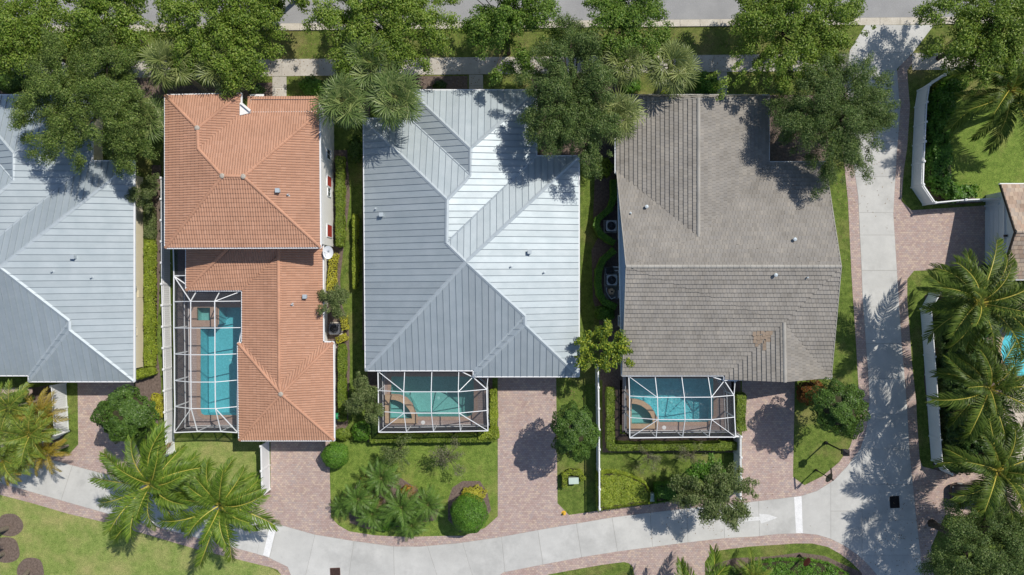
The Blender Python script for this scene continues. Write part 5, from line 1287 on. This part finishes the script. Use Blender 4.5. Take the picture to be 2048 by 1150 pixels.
def palm(lab, px, py, zc, variants, plan, leaf, seed, group, trunk=0.16, lean=None, name='palm_tree', ribm='rachis', sc=1.0, base=None, ground=0.0, boot=True, dead=0):
    """plan: list of (variant index, count, phase) rings; every frond its own part, its rib a sub-part"""
    rng = random.Random(seed); c = P(px, py, zc)
    b = Vector((c.x, c.y, ground)) if base is None else Vector((*P(*base)[:2], ground))
    t = thing(name, lab, 'palm tree', b, group)
    m = MB(); n = 9; pts = [b - (c - b).normalized() * .8]; rd = [trunk * 1.3]
    for i in range(n + 1):
        q = i / n; p = b.lerp(c, q); bow = math.sin(q * math.pi) * .12; pts.append(p + Vector((bow * (c.y - b.y) * .1, 0, 0))); rd.append(trunk * (1.25 - .45 * q) * (1.0 + .06 * (i % 2)))
    m.tube(pts, rd, 9); m.build('trunk', MT['palm_bark'], t, True)
    if boot: MB().lathe((c.x, c.y, c.z), [(trunk * .9, -.35 * sc), (trunk * 1.5, -.1 * sc), (trunk * 1.2, .12 * sc), (.03, .3 * sc)], 8).build('crown_shaft', MT['rachis_g'], t)
    for vi, cnt, ph in list(plan) + ([(len(variants) - 1, dead, 1.1)] if dead else []):
        lf0 = leaf if (vi, cnt, ph) in plan else 'dead'
        for k in range(cnt):
            v = variants[vi % len(variants)]
            if (id(v), lf0) not in PAIR:
                a = v[0].copy(); a.materials.clear(); a.materials.append(LF[lf0]); r = v[1].copy(); r.materials.clear(); r.materials.append(MT[ribm]); PAIR[(id(v), lf0)] = (a, r)
            a, r = PAIR[(id(v), lf0)]
            o = add('frond', a, None, t); o.location = c - b
            o.rotation_euler = (rng.uniform(-.35, .35), rng.uniform(-.18, .18), ph + 2 * math.pi * (k + rng.uniform(-.28, .28)) / cnt); s_ = sc * rng.uniform(.78, 1.12); o.scale = (s_, s_, s_)
            rb = add('rib', r, None, o)
    return t
coco = [feather_mesh(3.6, 54, .75, 70, 25, 1, 0.064, .45, .06), feather_mesh(4.4, 72, 1.15, 46, -8, 2, 0.064, .6, .068, curl=.45), feather_mesh(4.7, 74, 1.15, 24, -28, 3, 0.064, .7, .068, curl=-.5), feather_mesh(4.5, 72, 1.1, 6, -42, 4, 0.064, .8, .065, bent=.7), feather_mesh(3.9, 54, .75, -12, -66, 5, 0.064, .85, .05, bent=-.6)]
arec = [feather_mesh(2.3, 40, .55, 70, 10, 11, 0.04, .4, .025), feather_mesh(2.7, 44, .6, 45, -25, 12, 0.04, .55, .025, curl=.2), feather_mesh(2.6, 44, .6, 18, -50, 13, 0.04, .6, .025, curl=-.2)]
date = [feather_mesh(1.25, 38, .34, 62, 0, 21, 0.022, .3, .016), feather_mesh(1.55, 42, .38, 32, -32, 22, 0.022, .35, .016), feather_mesh(1.5, 42, .36, 2, -60, 23, 0.022, .4, .016)]
fan = [fan_mesh(.8, .9, 68, 31, droop=.25), fan_mesh(1.1, 1.0, 40, 32, droop=.3), fan_mesh(1.3, 1.05, 14, 33, droop=.6), fan_mesh(1.25, 1.0, -12, 34, droop=.9), fan_mesh(1.0, .95, -40, 35, droop=.8)]
FANPLAN = [(0, 5, .2), (1, 7, .5), (2, 8, 0), (3, 7, .3), (4, 4, .1)]
SG = 'fan palms along the sidewalk'
for i, (x, y, z, lf, lab, bs) in enumerate([
    (340,128,6.2,'sabal','pale fan palm with a leaning trunk showing above the red roof corner',(412,184)),
    (443,140,5.8,'sabal','pale fan palm over the sidewalk right of the leaning one',(462,184)),
    (285,238,5.0,'sabal_blue','fan palm half covered by the big oak beside the red roof',(310,250)),
    (741,128,6.2,'sabal_blue','topmost fan palm of the dense trio between red and metal roofs',(750,176)),
    (689,204,6.6,'sabal_blue','left lower fan palm of the dense trio touching the red roof',(712,238)),
    (791,196,6.6,'sabal_blue','fan palm of the dense trio casting its shadow on the metal roof',(800,222)),
    (1246,126,6.0,'sabal','pale fan palm over the sidewalk beside the dark central oak',(1227,180)),
    (1342,132,5.6,'sabal','pale fan palm with gaps showing sidewalk above the grey roof',(1315,186)),
    (1232,236,6.2,'sabal','fan palm overlapping the left edge of the grey tiled roof',(1215,262))]):
    palm(lab, x, y, z, fan, FANPLAN, lf, 100 + i, SG, 0.17, name='fan_palm', ribm='rachis_g', base=bs, dead=1 + i % 3, sc=1.02 if lf == 'sabal' else 1.08)
CG = 'tall coconut palms'
COCOPLAN = [(0, 3, .3), (1, 7, .1), (2, 8, .55), (3, 7, .2), (4, 3, .8)]
palm('glossy coconut palm over the lane, left one of the lower pair', 303, 968, 6.0, coco, COCOPLAN, 'coco', 201, CG, .17, name='coconut_palm', base=(352, 935), sc=.92, dead=1)
palm('glossy coconut palm at the edge of the red house driveway', 441, 1010, 5.6, coco, COCOPLAN, 'coco', 202, CG, .17, name='coconut_palm', base=(478, 985), sc=.88)
for i, (x, y, z, lab, bs) in enumerate([
    (2018,180,5.2,'coconut palm shading the fenced lawn at the upper right corner',(1990,230)),
    (1957,606,6.6,'coconut palm just below the tan tiled house',(1935,600)),
    (1978,777,6.4,'coconut palm beside the blue free form pool',(1950,762)),
    (1993,942,6.6,'coconut palm with orange fruit stalks over the parked car',(1960,915))]):
    t = palm(lab, x, y, z, coco, COCOPLAN, 'coco_dark', 210 + i, CG, .17, name='coconut_palm', base=bs, sc=(1.02, .98, .9, .96)[i], dead=i % 3)
    if i == 3:
        m = MB(); c = P(x, y, z - .2)
        for k in range(9):
            a = k * .7; m.tube([c, c + Vector((.4 * math.cos(a), .4 * math.sin(a), .1)), c + Vector((.7 * math.cos(a), .7 * math.sin(a), -.2))], [.04, .035, .02], 5)
        m.build('fruit_stalks', MT['yellow'], t)

palm('young palm whose fronds rise at the bottom edge below the lane', 1505, 1150, 1.7, arec, [(0, 4, 0), (1, 6, .4), (2, 5, .2)], 'areca', 230, 'palms in the bed at the bottom edge', .08, name='young_palm', base=(1503, 1145), sc=.75)
palm('palm just below the frame whose frond tips shade the brick paving', 1400, 1215, 5.0, coco, COCOPLAN[:4], 'coco', 231, CG, .15, name='coconut_palm', base=(1390, 1205), sc=.9)
AG = 'feathery palms by the left edge'
for i, (x, y, z, s_, lf, lab) in enumerate([(20,815,3.0,.95,'areca','feathery palm nearest the brick porch at the left edge'), (62,868,3.4,1.0,'areca','middle feathery palm of the clump by the white fence'), (8,915,3.2,1.0,'areca','feathery palm overhanging the lane at the left edge'), (84,826,2.6,.8,'areca_gold','golden feathery palm leaning over the white fence'), (22,935,2.6,.6,'areca_gold','small golden feathery palm with tips over the lane'), (96,905,2.4,.72,'areca_gold','golden feathery palm nearest the leftmost driveway'), (42,905,3.0,.8,'areca','feathery palm in front of the clump shading the lane')]):
    palm(lab, x, y, z, arec, [(0, 4, .2), (1, 8, .5), (2, 7, .1)], lf, 240 + i, AG, .09, name='feather_palm', sc=s_)
DG = 'pygmy palms in the front bed'
for i, (x, y, z, s_, lab) in enumerate([(763,955,1.9,1.12,'pygmy palm at the top of the front bed beside the orange leaves'), (717,996,1.7,1.05,'pygmy palm at the left of the front bed'), (804,1013,2.0,1.15,'large glossy pygmy palm in the middle of the front bed'), (856,1008,1.8,1.0,'pygmy palm at the right of the front bed'), (744,1027,1.4,.95,'pygmy palm at the lower left of the front bed'), (823,1050,1.3,.85,'low pygmy palm touching the brick border'), (686,1010,.9,.7,'small dark pygmy palm nearest the red house driveway')]):
    palm(lab, x, y, z, date, [(0, 8, .1), (1, 14, .3), (2, 12, .5)], 'date', 260 + i, DG, .07, name='pygmy_palm', ribm='rachis_g', sc=s_, dead=1)
for i, (x, y, bx, by, lab) in enumerate([(-95,1092,14,1056,'palm trunk leaning out from the upper mulch ring'), (-100,1140,6,1108,'palm trunk leaning out from the middle mulch ring'), (-20,1235,56,1143,'palm trunk leaning out from the lowest mulch ring')]):
    palm(lab, x, y, 6.5, coco, [(1, 6, .1), (2, 7, .4), (3, 5, .2)], 'coco', 280 + i, 'palms in mulch rings at lower left', .16, name='coconut_palm', base=(bx, by), sc=.6)

# ---- street trees and oaks
STG = 'street trees on the verge'
for i, (x, y, r, lf, lab, lx) in enumerate([
    (58,72,3.9,'street','light green street tree at the upper left corner',0), (222,38,4.0,'street','street tree behind the big oak at upper left',0.4), (452,50,5.2,'street','wide street tree above the leaning fan palm',0), (768,50,5.2,'street','wide street tree above the dense trio of fan palms',.3),
    (1016,44,3.9,'street2','compact deep green street tree above the metal roof',0), (1250,40,3.6,'street2','smallest deep green street tree over the grassy verge',.2), (1575,52,5.3,'street','wide street tree beside the mouth of the lane',0), (1962,55,4.6,'street','street tree right of the mouth of the lane',0)]):
    tree(lab, x, y, 5.2, r, 2.3, lf, 300 + i, ncl=int(12 * r * r), lpc=200, ls=.16, lw=.098, group=STG, name='street_tree', crs=.46 / r, lean=(lx, -.6), spray=.5, trunk=.16, flat=.8, squash=(1.0, 1.0))
tree('street tree crown beyond the street above the metal roof', 560, -55, 4.6, 3.6, 2.2, 'street', 330, 60, 200, .2, .12, STG, 'street_tree', crs=.17)
tree('big olive green oak over the corner of the pale metal roof', 180, 210, 6.0, 5.2, 2.7, 'oak', 341, 340, 330, .14, .058, 'large oaks', 'oak_tree', crs=.092, lean=(1.2, .5), spray=.7, trunk=.3, squash=(.95, 1.0))
tree('dark oak between the blue-grey metal roof and the grey roof', 1138, 205, 5.7, 4.2, 2.8, 'oak_dark', 342, 300, 330, .14, .06, 'large oaks', 'oak_tree', crs=.105, lean=(.7, .3), spray=.55, trunk=.3, squash=(.92, 1.18))
tree('dark fine leaved oak at the corner of grey roof and lane', 1655, 236, 5.2, 4.75, 2.5, 'oak_dark', 343, 310, 340, .14, .055, 'large oaks', 'oak_tree', crs=.098, lean=(-.7, .6), spray=.8, trunk=.3, squash=(1.05, .93))
tree('dark oak over the brick parking at the lower right corner', 1955, 1098, 5.6, 4.3, 2.4, 'oak_dark', 344, 250, 330, .14, .058, 'large oaks', 'oak_tree', crs=.11, spray=.5, trunk=.28)
tree('dark oak partly outside the lower right corner', 2065, 1060, 5.6, 3.0, 2.2, 'oak_dark', 345, 120, 330, .14, .058, 'large oaks', 'oak_tree', crs=.13, spray=.4, trunk=.25)
tree('mixed green tree overhanging the lane by the grey house driveway', 1428, 982, 4.2, 2.8, 1.8, 'olive', 346, 110, 190, .15, .08, None, 'garden_tree', crs=.14, spray=.5, trunk=.12)
tree('leafy green crown pushing through the olive tree by the lane', 1415, 958, 4.1, 1.9, 1.5, 'bush_bright', 347, 40, 120, .18, .09, None, 'garden_tree', crs=.17, spray=.3, trunk=.1)
tree('yellow green croton tree between the metal and grey roofs', 1212, 697, 4.4, 1.9, 1.5, 'croton', 348, 70, 100, .19, .11, None, 'croton_tree', crs=.16, spray=.3, trunk=.1, squash=(.95, 1.1))
tree('olive green small tree beside the left wall of the green pool cage', 727, 795, 2.4, 1.5, 1.2, 'olive', 349, 46, 220, .13, .07, None, 'small_tree', crs=.22, trunk=.08, squash=(.85, 1.1))
tree('olive small tree leaning over the dark air conditioner', 671, 603, 2.8, 1.35, 1.1, 'olive', 350, 40, 180, .13, .06, None, 'small_tree', crs=.22, trunk=.07)
tree('wispy grey green shrub tree on the left of the front lawn', 795, 905, 1.9, 1.35, .9, 'olive', 351, 30, 110, .11, .05, 'wispy trees on the front lawn', 'small_tree', crs=.22, trunk=.05, spray=.5)
tree('wispy pale shrub tree on the right of the front lawn', 893, 915, 1.9, 1.45, .9, 'wispy', 352, 30, 80, .11, .05, 'wispy trees on the front lawn', 'small_tree', crs=.22, trunk=.05, spray=.6)
tree('bare looking grey sapling left of the turquoise pool garden', 1300, 914, 1.8, 1.1, .8, 'wispy', 353, 22, 50, .10, .04, 'grey saplings in the pool garden', 'small_tree', crs=.22, trunk=.05, spray=.8)
tree('grey sapling nearest the short fence in the pool garden', 1383, 912, 1.8, 1.2, .8, 'wispy', 354, 22, 60, .10, .04, 'grey saplings in the pool garden', 'small_tree', crs=.22, trunk=.05, spray=.8)
tree('olive bush tree against the cream wall at left', 293, 385, 2.2, 1.2, 1.1, 'olive', 355, 34, 180, .12, .06, None, 'small_tree', crs=.24, trunk=.06, squash=(.75, 1.2))

# ---- round and loose bushes
bush('large dark round tree between two left driveways', 255, 829, 2.1, 2.0, 1.7, 'bush', 401, 4.6, .17, .10, 360, 'round_tree', 'round clipped trees', .17, 'tree')
bush('round dark tree with bright crown beside picket fence', 1149, 863, 1.7, 2.05, 1.8, 'bush', 402, 4.6, .15, .09, 400, 'round_tree', 'round clipped trees', .16, 'tree')
bush('round dark tree below the grey roof corner by the lane', 1673, 815, 1.95, 1.95, 1.6, 'bush', 403, 4.7, .15, .09, 380, 'round_tree', 'round clipped trees', .2, 'tree')
bush('neat bright green ball at the corner of the red house driveway', 671, 910, 1.1, 1.05, 1.0, 'bush_bright', 404, 1.0, .11, .06, 520, 'ball_shrub', None, .05)
bush('tight clipped bright green ball on the front lawn corner', 938, 1027, 1.5, 1.55, 1.4, 'bush_bright', 405, 1.85, .10, .06, 560, 'ball_shrub', None, .04)
bush('golden groundcover ring behind the clipped green ball', 946, 990, 1.05, .75, .4, 'gold', 406, .3, .10, .06, 420)
bush('red tipped croton under the corner of the grey roof', 1622, 785, 1.1, 1.0, .9, 'redtip', 407, .9, .16, .09, 360)
bush('orange croton beside the topmost pygmy palm', 733, 966, .55, .6, .5, 'orange', 408, .45, .2, .08, 300); bush('orange croton between the middle and right pygmy palms', 816, 982, .55, .45, .5, 'orange', 409, .45, .2, .08, 300)
bush('low green mound under the pygmy palms', 775, 1035, 1.6, .9, .6, 'bush_bright', 410, .4, .12, .07, 380)
for i, (x, y, rx, ry, lf, lab) in enumerate([(624,172,.95,.8,'bush_bright','bright shrub beside the front path of the red house'), (880,172,.55,.45,'wild','small shrub in the dark bed above the metal roof'), (1411,169,1.1,.9,'bush_bright','bright round shrub at the front path of the grey house'), (1262,172,.8,.6,'bush_bright','shrub under the pale fan palms beside the grey roof'), (712,300,.6,1.1,'bush','shrub in the shady passage below the fan palm trio'), (1207,336,.75,.8,'hedge_yel','yellow green shrub at the notch of the grey roof'), (1210,626,.8,.6,'bush_bright','bright fern below the lower curved hedge'),
    (22,162,1.6,1.0,'bush','shrub between sidewalk and metal roof at the left edge'), (75,175,1.2,.7,'wild','dark shrub under the left side of the big oak'), (515,182,.6,.5,'wild','low shrub above the notch of the red roof'), (723,862,.75,.8,'bush_bright','bright shrub at the lower left corner of the green pool cage'), (685,868,.8,.5,'hedge','low shrub at the corner of the red garage'), (40,800,.9,.8,'bush','leafy shrub in front of the brick porch'), (95,848,1.0,.9,'wild','dark shrub behind the white fence'),
    (1460,1143,.6,.5,'bush','low shrub at the left of the bottom bed'), (650,180,.6,.4,'bush','shrub at the foot of the fan palm trio'), (1330,180,.7,.4,'hedge_yel','yellow green shrub above the grey roof edge')]):
    bush(lab, x, y, rx, ry, min(rx, ry) * .85, lf, 420 + i, None, .13, .075, 380)
# jungle behind the long fence
for i, (x, y, rx, ry, rz) in enumerate([(1908,650,1.1,1.5,1.3), (1914,715,1.3,1.4,1.5), (1930,690,1.5,1.5,1.2), (1920,760,1.4,1.3,1.3), (1914,790,1.2,1.5,1.3), (1935,830,1.6,1.4,1.4), (1918,865,1.2,1.5,1.3), (1940,890,1.5,1.3,1.4), (1924,920,1.2,1.0,1.1), (1990,560,1.9,1.1,1.3), (2035,575,1.6,1.3,1.4), (1975,850,1.0,1.0,1.0), (2040,640,1.2,.8,.9), (1915,610,1.4,1.2,1.2), (1968,650,1.1,1.2,.9), (1970,720,1.0,1.2,.9), (1972,905,1.2,.9,1.0), (2030,945,1.2,.8,1.0)]):
    places = ['below the top end of the long fence', 'beside the upper half of the long fence', 'left of the free form pool', 'between two middle coconut palms', 'beside the middle of the long fence', 'between the travertine deck and the fence', 'beside the lower half of the long fence', 'at the edge of the travertine deck', 'at the lower end of the long fence', 'directly below the tan tiled roof', 'under the right edge of the tan roof', 'at the left corner of the travertine', 'above the free form pool', 'under the uppermost fronds below the garage', 'near the top corner of the free form pool', 'near the lower corner of the free form pool', 'above the parked car', 'right of the parked car palm']
    bush('dark leafy shrub ' + places[i], x, y, rx, ry, rz, 'wild', 450 + i, None, .22, .10, 210, 'jungle_shrub', 'dark shrubs behind the long fence', .2)

# ---- hedges
HG = 'clipped hedges'
hedge('dark upper hedge along the cream wall', [(298,418),(298,474)], .58, 1.0, 'olive', 501, group=HG)
hedge('long bright hedge along the cream wall', [(298,484),(298,728)], .60, 1.0, 'hedge_yel', 502, group=HG)
hedge('short bright hedge below the end of the cream wall', [(274,750),(303,742)], .62, .8, 'hedge_yel', 503, group=HG)
hedge('tall narrow hedge along the white wall of the red house', [(680,318),(680,488)], .60, 1.0, 'hedge', 504, group=HG)
hedge('golden hedge below the satellite dish', [(667,512),(662,578)], .62, .8, 'gold', 505, .12, .08, 300, 'golden shrubs')
hedge('golden shrub just above right of the dark air conditioner', [(687,636),(690,656)], .55, .7, 'gold', 506, .12, .08, 300, 'golden shrubs')
hedge('golden shrub just below the dark air conditioner', [(676,680),(690,674)], .55, .6, 'gold', 507, .12, .08, 300, 'golden shrubs')
hedge('hedge along the right wall of the red garage', [(684,694),(684,838)], .55, .9, 'hedge', 508, group=HG)
hedge('thin bright hedge in the shade left of the metal roof', [(710,432),(710,526),(710,574)], .32, .8, 'hedge_yel', 509, group=HG)
hedge('golden shrub beside the leftmost round tree', [(308,797),(318,800),(316,830)], .7, .6, 'gold', 510, .13, .08, 300, 'golden shrubs')
hedge('hedge below the green pool cage', [(745,877),(985,875)], .62, .9, 'hedge', 511, group=HG, jag=.045)
hedge('dense hedge corner at the lower right of the green pool cage', [(962,868),(992,866)], .8, 1.1, 'hedge_yel', 512, group=HG)
hedge('bright hedge along the right side of the green pool cage', [(987,784),(987,852)], .52, 1.0, 'hedge_yel', 513, group=HG)
hedge('dark hedge along the left side of the green pool cage', [(746,780),(747,868)], .55, .9, 'bush', 514, group=HG)
hedge('long bent hedge round the turquoise pool cage', [(1221,780),(1221,893),(1468,892)], .62, 1.0, 'hedge', 515, group=HG, jag=.04)
hedge('hedge between the turquoise pool cage and its driveway', [(1481,792),(1481,856)], .72, 1.1, 'hedge', 516, group=HG)
hedge('upper curved hedge round the pale air conditioner', [(1227,363),(1227,397),(1219,418),(1195,439),(1192,450),(1201,468),(1214,478),(1226,485)], .46, 1.0, 'bush_bright', 517, .10, .07, 800, 'curved clipped hedges', jag=.012)
hedge('lower curved hedge round the pool equipment', [(1226,502),(1206,520),(1197,541),(1195.6,567),(1199,588),(1209,604),(1229,613)], .5, 1.0, 'bush_bright', 518, .10, .07, 800, 'curved clipped hedges', jag=.012)
hedge('small U-shaped hedge round the pale green box', [(1129,972),(1130,950),(1140,944),(1160,946),(1166,958)], .42, .75, 'hedge_yel', 519, .09, .06, 460, HG)
hedge_block('large bright clipped hedge block beside the lane', [(1196,947),(1225,944),(1258,951),(1290,966),(1300,985),(1299,1006),(1196,1021)], 1.3, 'hedge_yel', 520, .14, .09, 560, HG)
hedge_block('small bright clipped hedge block beside the lane', [(1311,970),(1355,966),(1359,1000),(1312,1006)], 1.1, 'bush_bright', 521, .14, .09, 560, HG)
hedge('tall leafy hedge inside the upper right fence', [(1912,168),(1888,192),(1883,240),(1879,300),(1879,356)], 1.35, 1.5, 'bush_bright', 522, .20, .11, 300, 'leafy hedges behind fences', jag=.16)
hedge('leafy hedge turning along the bottom of the upper right fence', [(1880,366),(1906,385),(1945,382)], 1.0, 1.3, 'bush_bright', 523, .22, .12, 200, 'leafy hedges behind fences', jag=.16)
hedge('dense dark hedge against the inside of the long fence', [(1887,608),(1894,760),(1907,915)], .75, 1.3, 'wild', 524, .16, .09, 420, 'leafy hedges behind fences', jag=.07)
hedge_block('glossy bright shrub bed at the bottom edge', [(1510,1126),(1560,1120),(1620,1120),(1660,1128),(1700,1150),(1720,1190),(1480,1190),(1490,1140)], .7, 'bush_bright', 525, .14, .085, 330, None, 'shrub_bed', .08)
hedge_block('low shrubs at the left of the bottom bed', [(1425,1146),(1490,1140),(1490,1190),(1420,1190)], .5, 'wild', 526, .16, .08, 260, None, 'shrub_bed', .1)

# ---- fallen leaves under the trees, too many to count
rng = rnd(900); n = 3200
fx = np.concatenate([rng.uniform(-20, 1720, n), rng.normal(1700, 60, 300), rng.normal(1860, 60, 300), rng.normal(1400, 60, 200), rng.normal(1180, 40, 150)])
fy = np.concatenate([rng.uniform(66, 200, n), rng.normal(300, 70, 300), rng.normal(1080, 60, 300), rng.normal(1010, 30, 200), rng.normal(780, 40, 150)])
q = np.column_stack([(fx - CX) / S, (CY - fy) / S, np.full(len(fx), .025)])
co = leaf_quads(q, np.tile([0, 0, 1.0], (len(q), 1)) + rng.normal(size=(len(q), 3)) * .15, .11, .06, rng, .1)
o = add('fallen_leaves', fast_mesh('fallen_leaves', co, np.arange(len(co)).reshape(-1, 4)), LF['dead']); tag(o, 'brown fallen leaves scattered under the trees', 'leaves', None, 'stuff')
